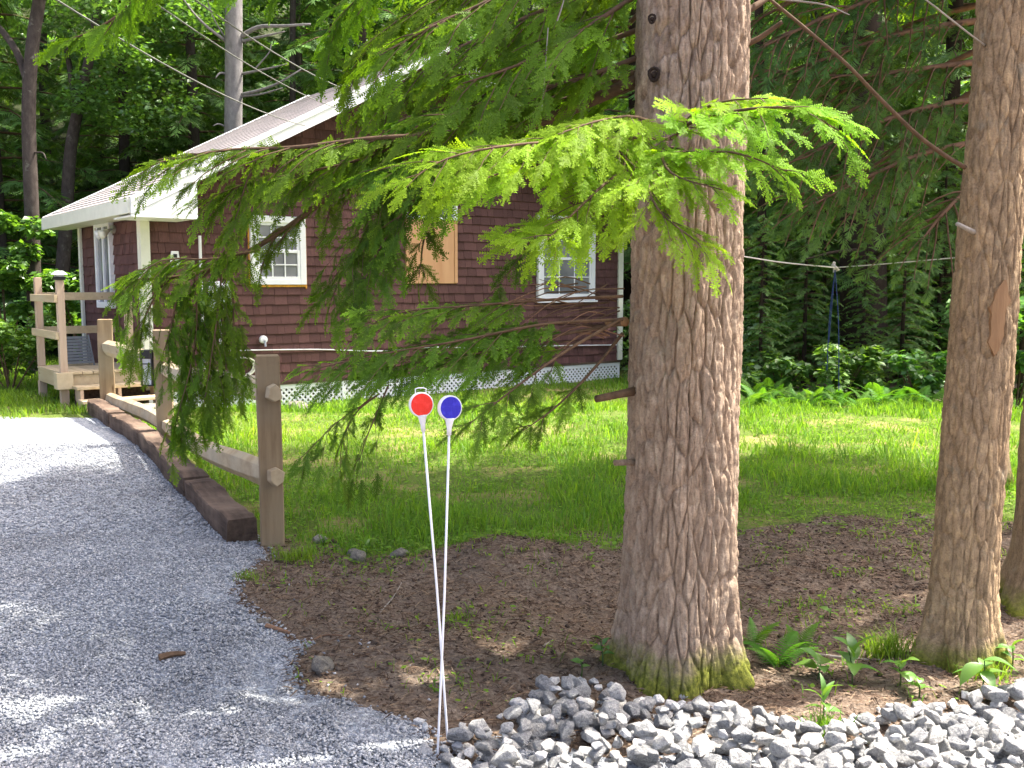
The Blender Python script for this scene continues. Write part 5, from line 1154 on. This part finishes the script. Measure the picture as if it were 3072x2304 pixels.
LIT += [(gnd(u, v), r_) for u, v, r_ in ((350, 1420, .2), (100, 1500, .3), (330, 1540, .3), (200, 1620, .4), (480, 1620, .35), (1250, 1600, .45), (1450, 1580, .45), (1350, 1640, .45), (1900, 1640, .4), (1700, 1640, .45), (2100, 1600, .3), (800, 1540, .3), (720, 1345, .2), (1080, 1390, .2), (1010, 1320, .12), (1880, 1380, .2), (960, 1500, .2))]
def want(x, y):
    """1 where the photograph shows the ground in shade, -1 where it is sunlit"""
    if y > 8.7 + .25 * max(0, -x - 3): return -1.0 if x < 1.4 else 0.2
    if x < -4.4: return 0.0
    if y < 3.75 and x < -.7: return -.7
    if y < 3.6: return -.3
    return 1.0
rc = np.random.default_rng(77)
TREES = [(main, TB, t_top, 6.2), (right, RB, r_top, 4.4), (third, T3, T3 + np.array([0.25, 0.1, 11]), 4.6)]
def try_crown(trees, n, tries, xr, yr, zr):
    got = 0
    for _ in range(tries):
        if got >= n: break
        tgt = shade(rc.uniform(*xr), rc.uniform(*yr), rc.uniform(*zr)); tr, B, Tp, mx = trees[rc.integers(len(trees))]
        a = axis_at(B, Tp, tgt[2] + .3); L = np.linalg.norm(tgt - a)
        if L > mx or L < 1.2 or a[2] > Tp[2] - .5: continue
        d = (tgt - a) / L; sd = np.cross(d, [0, 0, 1.]); P = [a + d * L * t + sd * w * min(1.2, L / 4 + .25) * .6 for t in (.3, .5, .7, .9, 1.05) for w in (-1, 0, 1)]
        u_, v_, dd_ = to_px(np.array(P))
        if ((v_ > -60) & (dd_ > 0) & (u_ > -100) & (u_ < 2320)).any(): continue
        sc_ = np.mean([want(p[0] - SUN[0] / SUN[2] * p[2], p[1] - SUN[1] / SUN[2] * p[2]) for p in P])
        if sc_ < .3: continue
        bad = False
        for q, rad_ in LIT:
            for t in np.linspace(.05, 1.1, 12):
                p = a + d * L * t; w = p - q; w = w - SUN * (w @ SUN)
                if np.linalg.norm(w) < (.12 if t < .2 else rad_): bad = True; break
            if bad: break
        if bad: continue
        crown_bough(tr, B, Tp, tgt, got); got += 1
    return got
print("crown", try_crown(TREES, 44, 9000, (-4.4, 3.2), (4.2, 8.6), (4.6, 10.5)))

# ------------------------------------------------------------------ the wood behind
def hemlock_crown(seed, Hh=15.0, z0=.5, rmax=3.0, nb=80, spl=.62):
    r = np.random.default_rng(seed); b = Bough(seed, T_MID)
    for i in range(nb):
        z = z0 + (Hh - z0) * (i / nb) ** 1.1; a = i * 2.39996 + r.uniform(-.4, .4); l = rmax * (1 - .82 * (z / Hh)) * r.uniform(.65, 1.1) + .25
        d = np.array([math.cos(a), math.sin(a), 0]); S = np.array([-d[1], d[0], 0]); n = 5; t = np.linspace(0, 1, n)
        P = np.array([0, 0, z]) + d * (l * t)[:, None]; P[:, 2] += .12 * l * t - .34 * l * t ** 2; b.wood(P, np.linspace(.03, .008, n), 3)
        m = int(l / .17) + 2
        for j in range(m):
            u = .15 + .85 * (j + r.uniform()) / m; u = min(u, .999); p = P[int(u * 4)] + (P[int(u * 4) + 1] - P[int(u * 4)]) * (u * 4 - int(u * 4))
            for sg in (1, -1):
                aa = R(r.uniform(30, 75)); dd = d * math.cos(aa) + S * sg * math.sin(aa); dd[2] = r.uniform(-.55, .0); dd /= np.linalg.norm(dd); nr = np.array([0, 0, 1.]) + r.normal(0, .3, 3); nr -= dd * (nr @ dd); nr /= np.linalg.norm(nr)
                b.spray(p, dd, nr, spl * r.uniform(.6, 1.2) * (1 - .35 * u), r.uniform(.2, .9))
        b.spray(P[-1], d * .9 + np.array([0, 0, -.4]), np.array([0, 0, 1.]), spl, .8)
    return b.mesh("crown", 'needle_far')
def leafy_mesh(seed, ctrs, nleaf, size, name="crown", mat='leaf_far', flatn=.6):
    """clusters of small folded leaves"""
    r = np.random.default_rng(seed); C = np.asarray(ctrs, float); k = r.integers(0, len(C), nleaf); g = r.normal(size=(nleaf, 3)); g /= np.linalg.norm(g, axis=1)[:, None]
    P = C[k, :3] + g * (C[k, 3] * r.uniform(.35, 1, nleaf) ** .5)[:, None] * np.array([1, 1, flatn])
    a = r.uniform(0, 6.283, nleaf); d = np.stack([np.cos(a), np.sin(a), r.uniform(-.8, .1, nleaf)], -1); d /= np.linalg.norm(d, axis=1)[:, None]
    nr = np.array([0, 0, 1.]) + r.normal(0, .5, (nleaf, 3)); s = np.cross(nr, d); s /= np.linalg.norm(s, axis=1)[:, None] + 1e-9; up = np.cross(d, s); L = size * r.uniform(.6, 1.3, nleaf)[:, None]
    V = np.stack([P, P + d * L * .45 + s * L * .32 + up * L * .06, P + d * L, P + d * L * .45 - s * L * .32 + up * L * .06], 1).reshape(-1, 3)
    F = (np.array([[0, 1, 2], [0, 2, 3]])[None] + (np.arange(nleaf) * 4)[:, None, None]).reshape(-1, 3)
    t = np.stack([np.repeat(r.uniform(0, 1, nleaf), 4), np.repeat(r.uniform(0, 1, nleaf), 4)], -1); me = np_mesh(name, V, F, None, t); me.materials.append(M[mat]); return me
HC = [hemlock_crown(300 + k, (15, 17, 13)[k], (.6, 1.6, .4)[k], (2.9, 3.2, 2.6)[k]) for k in range(3)]
def dec_ctrs(seed, n, z0, z1, rr):
    r = np.random.default_rng(seed); out = []
    for _ in range(n):
        z = r.uniform(z0, z1); q = rr * math.sqrt(max(.05, 1 - ((z - (z0 + z1) / 2) / ((z1 - z0) / 2)) ** 2)) * r.uniform(.3, 1); a = r.uniform(0, 6.283); out.append((q * math.cos(a), q * math.sin(a), z, r.uniform(.5, 1.0)))
    return out
DC = [leafy_mesh(400 + k, dec_ctrs(40 + k, 70, (2.0, 4.0)[k], (11, 15)[k], (2.4, 3.0)[k]), 15000, .15) for k in range(2)]
TRK = {}
def simple_trunk(r, h, mat, seed=0):
    key = (mat, seed % 3)
    if key not in TRK:
        rr = np.random.default_rng(seed); n = 16; z = np.linspace(-.3, 1, n); P = np.column_stack([np.cumsum(rr.normal(0, .012, n)), np.cumsum(rr.normal(0, .012, n)), z]); P[:, :2] *= .35
        V, F = tube_np(P, np.interp(z, [-.3, 0, .05, 1], [.05, .038, .03, .008]), 12); V[:, :2] *= 1
        me = np_mesh("trunk", V, F, None, None, True); me.materials.append(M[mat]); TRK[key] = me
    return TRK[key]
def wood_tree(x, y, crown, h, r, label, group, mat='bark_far', cs=1.0, rz=None, seed=0, name="forest_tree"):
    z = H(x, y); o = empty(name, (x, y, z), rng.uniform(0, 6.28) if rz is None else rz); tag(o, label, "tree", group)
    t = link("trunk", simple_trunk(r, h, mat, seed), o); t.scale = (r / .03, r / .03, h)
    c = link("crown", crown, o); c.scale = (cs, cs, cs); return o
G1 = "dense hemlocks of the wood behind the cabin"; L1 = "dark drooping hemlock in the crowded wood behind the cabin"
G2 = "dense hemlocks of the wood behind the lawn"; L2 = "dark hemlock among the crowded wood beyond the lawn"
G3 = "leafy trees of the wood"; L3 = "green broadleaf tree mixed into the wood behind the cabin"
spots = [(-11.5, 22), (-9.6, 24.5), (-7.4, 23), (-13.5, 25), (-10.5, 28), (-8, 28.5), (-5.6, 26), (-3.6, 23.5), (-12.8, 31), (-5.5, 31), (-1.6, 25.5), (0.4, 24), (-15.5, 28), (-2.5, 30), (1.2, 29), (-9, 33), (-16, 34), (-6, 36), (-12, 37), (-2, 36), (-18.5, 31)]
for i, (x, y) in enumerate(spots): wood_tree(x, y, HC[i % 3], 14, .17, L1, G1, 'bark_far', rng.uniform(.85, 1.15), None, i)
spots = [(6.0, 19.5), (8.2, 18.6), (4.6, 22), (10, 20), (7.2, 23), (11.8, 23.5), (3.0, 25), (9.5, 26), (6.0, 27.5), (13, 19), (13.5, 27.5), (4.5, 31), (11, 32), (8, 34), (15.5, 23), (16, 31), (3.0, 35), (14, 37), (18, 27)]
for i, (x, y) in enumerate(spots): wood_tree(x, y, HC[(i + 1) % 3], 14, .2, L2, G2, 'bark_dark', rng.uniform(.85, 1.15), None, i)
for i, (x, y) in enumerate([(-14, 21.5), (-8.6, 26.4), (-4.4, 28.5), (-11.2, 34), (-0.5, 32), (-16.5, 24), (-7, 40), (-14, 41), (2, 40)]): wood_tree(x, y, DC[i % 2], 12, .16, L3, G3, 'bark_far', rng.uniform(.9, 1.2), None, i)
for i, (x, y) in enumerate([(9, 38), (14, 42), (5, 43), (19, 36)]): wood_tree(x, y, DC[i % 2], 12, .16, "broadleaf tree deep in the wood beyond the lawn", "leafy trees beyond the lawn", 'bark_far', 1.2, None, i)
for lab, u, Yd, cs in (("young hemlock at the wood's edge beside the thick trunk", 1640, 16.2, .20), ("young hemlock left of the hanging cords", 1735, 16.8, .24), ("young hemlock behind the hanging cords", 1860, 16.4, .17), ("feathery young hemlock between cords and leaning trunk", 1945, 15.8, .22), ("tall young hemlock beside the broad dark trunk", 1770, 18.6, .36), ("young hemlock just left of the leaning trunk", 2020, 17.4, .32), ("young hemlock at the right edge beyond the leaning trunk", 2200, 14.6, .26)):
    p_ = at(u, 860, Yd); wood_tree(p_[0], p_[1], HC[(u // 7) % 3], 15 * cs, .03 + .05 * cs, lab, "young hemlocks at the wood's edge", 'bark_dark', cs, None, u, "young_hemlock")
# single trunks that stand out
def limb_tree(name, label, cat_mat, trunk_px, Yd, r0, r1, limbs, top_z=12, crown=None, cs=1):
    P = [at(u, v, Yd) for u, v in trunk_px]; b = P[0].copy(); b[2] = H(b[0], b[1]); o = empty(name, tuple(b)); tag(o, label, "tree")
    pts = [b - np.array([0, 0, .3]), *P]; d = P[-1] - P[-2]; d /= d[2]; pts.append(P[-1] + d * (top_z - P[-1][2])) if top_z > P[-1][2] + .5 else None
    Q = resample(np.array(pts) - b, 40); MB().tube(Q, np.linspace(r0, r1, 40), 14).build("trunk", M[cat_mat], o, 0, True)
    for ps, ra, rb in limbs:
        L_ = resample([at(u, v, Yd + dy) - b for u, v, dy in ps], 14); MB().tube(L_, np.linspace(ra, rb, 14), 7).build("limb", M[cat_mat], o, 0, True)
    if crown: c = link("crown", crown, o); c.scale = (cs, cs, cs); c.location = (pts[-1] - b)[0] * .8, (pts[-1] - b)[1] * .8, 3.2
    return o
limb_tree("forked_tree", "dark forked trunk at the far left of the photo", 'bark_far', [(78, 800), (70, 500), (62, 250), (70, 100), (85, 0), (95, -90)], 17.0, .135, .09,
          [([(64, 190, 0), (40, 120, .1), (15, 80, .2), (-15, 45, .3)], .07, .05), ([(72, 330, 0), (92, 330, -.2), (100, 345, -.3)], .02, .008)], 11, DC[1], .8)
limb_tree("forked_tree", "leaning trunk with a sawn limb just right of the dark forked tree", 'bark_far', [(135, 610), (143, 480), (152, 330), (170, 230), (190, 140), (205, 60)], 21.0, .16, .08,
          [([(168, 235, 0), (158, 190, .1), (150, 140, .2), (140, 90, .3)], .08, .05)], 12, DC[0], .8)
limb_tree("dead_tree", "pale grey dead trunk with bare limbs rising behind the roof", 'bark_grey', [(502, 620), (503, 400), (504, 270), (505, 120), (505, 0), (506, -120)], 20.0, .19, .16,
          [([(518, 80, 0), (560, 58, -.2), (610, 56, -.4), (670, 52, -.6)], .05, .02), ([(518, 90, 0), (570, 78, -.2), (615, 68, -.3)], .035, .012), ([(520, 205, 0), (560, 195, -.3), (600, 180, -.5), (650, 150, -.7)], .04, .012),
           ([(520, 208, 0), (565, 203, -.3), (610, 190, -.5)], .03, .01), ([(520, 160, 0), (570, 150, -.3), (620, 138, -.6)], .03, .01), ([(490, 90, 0), (450, 60, -.3), (420, 30, -.5), (390, -10, -.7)], .035, .012),
           ([(490, 160, 0), (475, 158, -.2), (466, 168, -.3)], .03, .012), ([(490, 275, 0), (472, 268, -.2), (460, 272, -.3)], .025, .01), ([(488, 84, 0), (462, 40, -.2), (448, 0, -.3)], .018, .008), ([(550, 150, -.2), (580, 115, -.3), (586, 95, -.3)], .018, .006)], 14)
limb_tree("slim_tree", "slim grey trunk behind the dead limbs above the roof", 'bark_far', [(632, 420), (633, 300), (632, 190), (632, 60), (634, -60)], 24.0, .08, .07, [], 12)
limb_tree("hemlock_tree", "broad dark trunk in the shaded wood behind the hanging rope", 'bark_dark', [(1868, 860), (1866, 720), (1864, 560), (1862, 430), (1860, 250)], 17.5, .44, .36,
          [([(1880, 560, -.3), (1930, 520, -.8), (1990, 500, -1.4)], .05, .02), ([(1850, 540, -.3), (1800, 545, -.8), (1740, 560, -1.2)], .04, .015)], 13, HC[1], .42)
limb_tree("slim_tree", "slim dark trunk left of the rope in the shaded wood", 'bark_dark', [(1655, 900), (1652, 780), (1648, 600), (1645, 400)], 19.0, .10, .08, [], 11)
# a hemlock between lawn and wood: trunk hidden by the leaning hemlock, boughs showing to its left
MBASE = np.array([at(2150, 600, 7.6)[0], 7.6, 0.0]); mid_t = empty("hemlock_tree", tuple(MBASE)); tag(mid_t, "hemlock with long shaded boughs between the two large trunks", "tree")
MT = MBASE + np.array([.1, .1, 12.0]); link("trunk", trunk_mesh("trunk", MBASE, MT, .15, .07, 3.5, 21, .4, 60, 120, .012), mid_t, M['bark_r'])
for k, ps in enumerate(([(2140, 40, 7.5), (1960, 70, 7.2), (1800, 120, 7.0), (1660, 180, 6.9)], [(2140, 130, 7.5), (1980, 150, 7.3), (1830, 165, 7.1), (1640, 150, 7.0)], [(2140, 210, 7.6), (1990, 235, 7.3), (1860, 280, 7.1), (1740, 340, 7.0)],
        [(2140, -60, 7.4), (1950, -20, 7.0), (1780, 40, 6.7), (1650, 100, 6.5)], [(2140, 300, 7.6), (2000, 330, 7.4), (1880, 380, 7.2), (1760, 440, 7.1)], [(2140, -150, 7.6), (1900, -80, 7.6), (1720, 0, 7.6), (1600, 60, 7.6)], [(2150, 380, 7.6), (2080, 420, 7.4), (2030, 470, 7.3), (1990, 520, 7.2)], [(2150, 90, 8.2), (1960, 180, 8.4), (1800, 260, 8.6), (1660, 330, 8.8)], [(2150, 0, 8.4), (1950, 60, 8.7), (1780, 150, 8.9), (1620, 250, 9.0)], [(2150, 170, 8.0), (2020, 250, 8.0), (1900, 350, 8.0), (1700, 430, 8.0)])):
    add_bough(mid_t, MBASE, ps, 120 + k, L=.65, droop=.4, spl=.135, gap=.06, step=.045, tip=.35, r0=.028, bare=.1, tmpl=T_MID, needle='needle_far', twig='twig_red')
print('mid crown', try_crown([(mid_t, MBASE, MT, 6.0)], 26, 9000, (-3.6, 3.6), (4.8, 10.5), (4.6, 10.5)))  # more unseen boughs, added to shade the ground

# ------------------------------------------------------------------ shrubs, ferns, small plants
def shrub(name, label, px, py, Yd, w, h, nleaf, size, seed, mat='leaf', group=None):
    b = at(px, py, Yd); z = H(b[0], b[1]); r = np.random.default_rng(seed); o = empty(name, (b[0], b[1], z)); tag(o, label, "shrub", group)
    ct = [(r.uniform(-w, w) * .75, r.uniform(-w, w) * .5, h * r.uniform(.25, .92), r.uniform(.18, .34) * max(w, .5)) for _ in range(16)]
    link("foliage", leafy_mesh(seed, ct, nleaf, size, "foliage", mat, .8), o)
    for c_ in ct[:8]: MB().tube(resample([(c_[0] * .1, c_[1] * .1, 0), (c_[0] * .6, c_[1] * .6, c_[2] * .6), c_[:3]], 7), np.linspace(.014, .005, 7), 5).build("stem", M['twig'], o)
    return o
shrub("leafy_shrub", "bright sunlit shrub at the left edge beside the deck", 20, 780, 14.5, .75, 1.25, 2600, .10, 1)
shrub("leafy_shrub", "pale leafy shrub above the bright one at the left edge", 10, 640, 16.5, .9, 3.2, 3200, .13, 2)
shrub("leafy_shrub", "green shrub rising behind the deck rail", 195, 700, 17.5, .8, 2.2, 2600, .12, 3)
shrub("leafy_shrub", "broad green shrub at the wood's edge below the hanging rope", 1810, 840, 15.0, .8, .85, 1500, .12, 4, 'leaf_far')
shrub("leafy_shrub", "dark broadleaf shrub at the wood's edge beside the big trunk", 1680, 840, 15.6, .6, .7, 800, .14, 5, 'leaf_far')
shrub("leafy_shrub", "green shrub at the wood's edge left of the leaning trunk", 1985, 830, 14.8, .5, .85, 900, .12, 6, 'leaf_far')
shrub("leafy_shrub", "dim shrub deeper in the wood above the ferns", 1750, 740, 18.0, 1.2, 1.5, 1800, .12, 7, 'leaf_far')
shrub("leafy_shrub", "dark shrub behind the shrubs near the leaning trunk", 1950, 720, 18.0, 1.2, 1.6, 1800, .12, 8, 'leaf_far')
shrub("leafy_shrub", "shaded shrub at the right edge beyond the leaning trunk", 2195, 860, 13.0, .8, 1.6, 2600, .13, 9, 'leaf_far')
def frond_mesh(seed, n=16):
    r = np.random.default_rng(seed); V = []; F = []; T = []
    for i in range(n):
        t = .12 + .88 * i / n; p = np.array([t, 0, .55 * t - .5 * t * t]); L = .26 * math.sin(math.pi * min(1, .25 + .75 * t)) ** .8 * (1.05 - t * .75) + .02
        for sg in (1, -1):
            d = np.array([.35, sg, -.12]); d /= np.linalg.norm(d); w = np.array([.028, 0, 0]); k = len(V)
            V += [p - w, p + w, p + d * L * .6 + w * .8 , p + d * L, p + d * L * .6 - w * .5]; F += [(k, k + 1, k + 2), (k, k + 2, k + 4), (k + 4, k + 2, k + 3)]; T += [(.2 + .6 * t, r.uniform(.3, .7))] * 5
    k = len(V)
    for i in range(7):
        t = i / 6; p = np.array([t, 0, .55 * t - .5 * t * t + .004]); V += [p + [0, -.006, 0], p + [0, .006, 0]]; T += [(.5, .5)] * 2
    for i in range(6): F += [(k + 2 * i, k + 2 * i + 1, k + 2 * i + 3), (k + 2 * i, k + 2 * i + 3, k + 2 * i + 2)]
    me = np_mesh("frond", np.array(V), np.array(F), None, np.array(T)); me.materials.append(M['fern']); return me
FR = [frond_mesh(k) for k in range(3)]
def fern(x, y, size, label, group, nf, seed):
    r = random.Random(seed); o = empty("fern", (x, y, H(x, y)), r.uniform(0, 6)); tag(o, label, "fern", group)
    for i in range(nf):
        f = link("frond", FR[i % 3], o); s = size * r.uniform(.7, 1.1); f.scale = (s, s, s * r.uniform(.9, 1.5)); f.rotation_euler = (r.uniform(-.2, .2), r.uniform(-.75, -.15), i * 6.283 / nf + r.uniform(-.3, .3))
for i in range(40):
    u = 1612 + i * 11 + rng.uniform(-9, 9) if i < 38 else (2175, 2200)[i - 38]; q = gnd(u, 870 + rng.uniform(-10, 22), -.2)
    fern(q[0], q[1], rng.uniform(.30, .58), "light green fern in the fringe where the lawn meets the wood", "ferns fringing the wood", 6, i)
q = gnd(1680, 1432); fern(q[0], q[1], .24, "small fern right of the thick trunk's base", None, 6, 50); q = gnd(1600 + 40, 1415); fern(q[0], q[1] + .1, .17, "tiny fern tucked against the thick trunk", None, 5, 51)
q = gnd(1725, 1395); fern(q[0], q[1], .16, "small fern behind the broad-leaved plants", None, 5, 52)
LF = {}
def leaf_piece(asp):
    key = round(asp, 1)
    if key in LF: return LF[key]
    n = 8; V = []; F = []
    for i in range(n + 1):
        t = i / n; w = asp * .5 * math.sin(math.pi * t ** .8) ** .9; z = .10 * math.sin(math.pi * t) - .18 * t * t
        V += [(t, -w, z + .25 * w), (t, 0, z), (t, w, z + .25 * w)]
    for i in range(n):
        for j in range(2): a = i * 3 + j; F.append((a, a + 1, a + 4, a + 3))
    t = np.tile([[.5, .5]], (len(V), 1)); me = np_mesh("leaf", np.array(V), np.array(F), None, t, True); me.materials.append(M['leaf']); LF[key] = me; return me
def plant(px, py, hgt_, nl, size, asp, label, seed, up=.5):
    r = random.Random(seed); q = gnd(px, py); o = empty("broadleaf_plant", (q[0], q[1], H(q[0], q[1]))); tag(o, label, "plant")
    top = np.array([r.uniform(-.02, .02), r.uniform(-.02, .02), hgt_]); MB().tube(resample([(0, 0, -.02), tuple(top * .5 + [.005, 0, 0]), tuple(top)], 6), np.linspace(.004, .002, 6), 5).build("stem", M['leaf'], o)
    o.children[0].data.attributes.new("tint", 'FLOAT_VECTOR', 'POINT')
    for i in range(nl):
        f = link("leaf", leaf_piece(asp), o); s = size * r.uniform(.7, 1.15); zz_ = hgt_ * (.35 + .65 * (i + 1) / nl); f.location = (0, 0, zz_); f.scale = (s, s, s)
        f.rotation_euler = (r.uniform(-.3, .3), -up * (i / nl) * 1.3 + r.uniform(-.3, .3), i * 2.4 + r.uniform(-.4, .4))
plant(1842, 1470, .13, 7, .12, .5, "tallest bright broad-leaved plant between the two large trunks", 1, .9)
plant(1765, 1462, .07, 5, .10, .7, "low round-leaved plant left of the tallest broad-leaved one", 2)
plant(1945, 1480, .09, 6, .085, .55, "small leafy plant right of the tallest broad-leaved one", 3)
plant(1985, 1500, .07, 5, .07, .6, "little leafy plant just left of the leaning trunk's foot", 4)
plant(1775, 1582, .12, 7, .10, .3, "narrow-leaved green weed rising from the stones", 5, 1.0)
plant(2120, 1500, .13, 6, .12, .5, "drooping large-leaved weed below the leaning trunk", 6, -.3)
plant(2185, 1440, .11, 6, .085, .5, "leafy weed at the right edge beyond the leaning trunk", 7)
plant(1302, 1450, .10, 5, .065, .6, "sparse round-leaved seedling against the thick trunk's left side", 8)
plant(1255, 1470, .07, 3, .05, .6, "tiny two-leaved seedling left of the thick trunk", 9)
plant(1790, 1340, .05, 3, .06, .6, "tiny green sprout on the needle-covered earth", 10)
plant(700, 1180, .05, 6, .05, .6, "little broad-leaved weed among rocks by the nearest fence post", 11); plant(790, 1206, .09, 6, .085, .4, "upright weed between the two rocks at the lawn's edge", 12, .9)
def tuft(px, py, n, h, spread, label, seed):
    q = gnd(px, py); r = np.random.default_rng(seed); x = r.normal(0, spread, n); y = r.normal(0, spread * .7, n); V, F, T = blades(x, y, x * 0, h * r.uniform(.5, 1.2, n), r.uniform(.0015, .003, n), r.uniform(.3, 1.1, n), r.uniform(.1, .5, n), seed)
    o = link("grass_tuft", np_mesh("grass_tuft", V, F, None, T), None, M['grass']); o.location = (q[0], q[1], H(q[0], q[1])); tag(o, label, "grass")
tuft(1920, 1420, 240, .13, .055, "arching grass tuft at the left foot of the leaning trunk", 1); tuft(1780, 1598, 110, .09, .035, "bright grass tuft growing through the stones", 2)
tuft(640, 1210, 180, .11, .06, "grass tuft behind the nearest fence post's foot", 3); tuft(990, 1335, 40, .06, .03, "tiny grass tuft on the dirt behind the markers", 4); tuft(540, 1250, 90, .06, .05, "low grass tuft where gravel meets dirt", 5); tuft(2130, 1460, 120, .10, .05, "grass at the right foot of the leaning trunk", 6)
def mass(name, label, x0, x1, y0, y1, h, ncl, nleaf, size, seed):
    r = np.random.default_rng(seed); ct = []
    for _ in range(ncl):
        x = r.uniform(x0, x1); y = r.uniform(y0, y1); ct.append((x, y, H(x, y) + r.uniform(.1, h), r.uniform(.35, .7)))
    tag(link(name, leafy_mesh(seed, ct, nleaf, size, name, 'leaf_far', .7)), label, "undergrowth", None, "stuff")
mass("undergrowth", "dark leafy undergrowth filling the wood beyond the lawn", 2.2, 13, 17.0, 24, 1.2, 150, 22000, .11, 61)
mass("undergrowth", "leafy undergrowth filling the wood behind the cabin's left side", -15, -7, 18.5, 27, 1.8, 120, 22000, .16, 62)

mass("hillside_undergrowth", "leafy growth covering the hillside far behind the trees", -28, 26, 26, 52, 2.6, 420, 34000, .34, 63)

# ------------------------------------------------------------------ rope line, wires
rl = empty("rope_line", tuple(at(1804, 578, 9.0))); tag(rl, "pale rope strung between the trunks with dark cords hanging from its knot", "rope")
rb = at(1804, 578, 9.0)
A_ = axis_at(TB, t_top, at(1600, 553, 3.9)[2]) + np.array([.2, .05, 0]); A2 = at(1606, 554, 4.05)
MB().tube(resample([A2 - rb, at(1700, 568, 6.3) - rb, (0, 0, 0)], 12), np.linspace(.003, .006, 12), 6).build("rope", M['rope'], rl)
MB().tube(resample([(0, 0, 0), at(1900, 571, 8.9) - rb, at(2060, 557, 8.8) - rb, at(2160, 548, 8.7) - rb], 12), .006, 6).build("rope", M['rope'], rl)
MB().tube([(-.03, 0, .03), (0, -.02, .0), (.03, 0, -.02), (0, .02, -.04), (-.01, 0, .05)], .014, 6).build("knot", M['rope'], rl)
for k, (u, v) in enumerate(((1786, 800), (1790, 740), (1812, 845))):
    e_ = at(u, v, 9.0) - rb; MB().tube(resample([(0, 0, -.02), e_ * .45 + np.array([.015 * (k - 1), 0, 0]), e_], 10), .0045, 5).build("hanging_cord", M['rope_blue'], rl)
def wire(name, pa, pb, sag, r, label):
    a = np.array(pa); b = np.array(pb); n = 24; t = np.linspace(0, 1, n)[:, None]; P = a + (b - a) * t; P[:, 2] -= sag * 4 * (t * (1 - t))[:, 0]
    o = MB().tube(P - a, r, 5).build(name, M['wire']); o.location = a; tag(o, label, "wire", "overhead service wires")
def wall_hit(u, v, off=-.83):
    e_ = np.array([-math.sin(HYAW), math.cos(HYAW), 0]); d = ray(u, v); return EYE + d * ((e_ @ (np.array([HP[0], HP[1], 0]) + e_ * off - EYE)) / (e_ @ d))
wire("overhead_wire", at(60, -40, 6.5), wall_hit(660, 272), .12, .007, "lowest overhead wire slanting down to the cabin roof")
wire("overhead_wire", at(270, -40, 6.8), wall_hit(735, 236), .10, .006, "middle overhead wire slanting down to the cabin roof")
wire("overhead_wire", at(380, -30, 7.0), wall_hit(790, 208), .10, .007, "uppermost overhead wire crossing the pale dead trunk")
print("objects", len(bpy.data.objects), "tris", sum(sum(len(p.vertices) - 2 for p in m.polygons) if len(m.polygons) < 2000 else len(m.polygons) * (len(m.loops) // max(1, len(m.polygons)) - 2) for m in bpy.data.meshes))
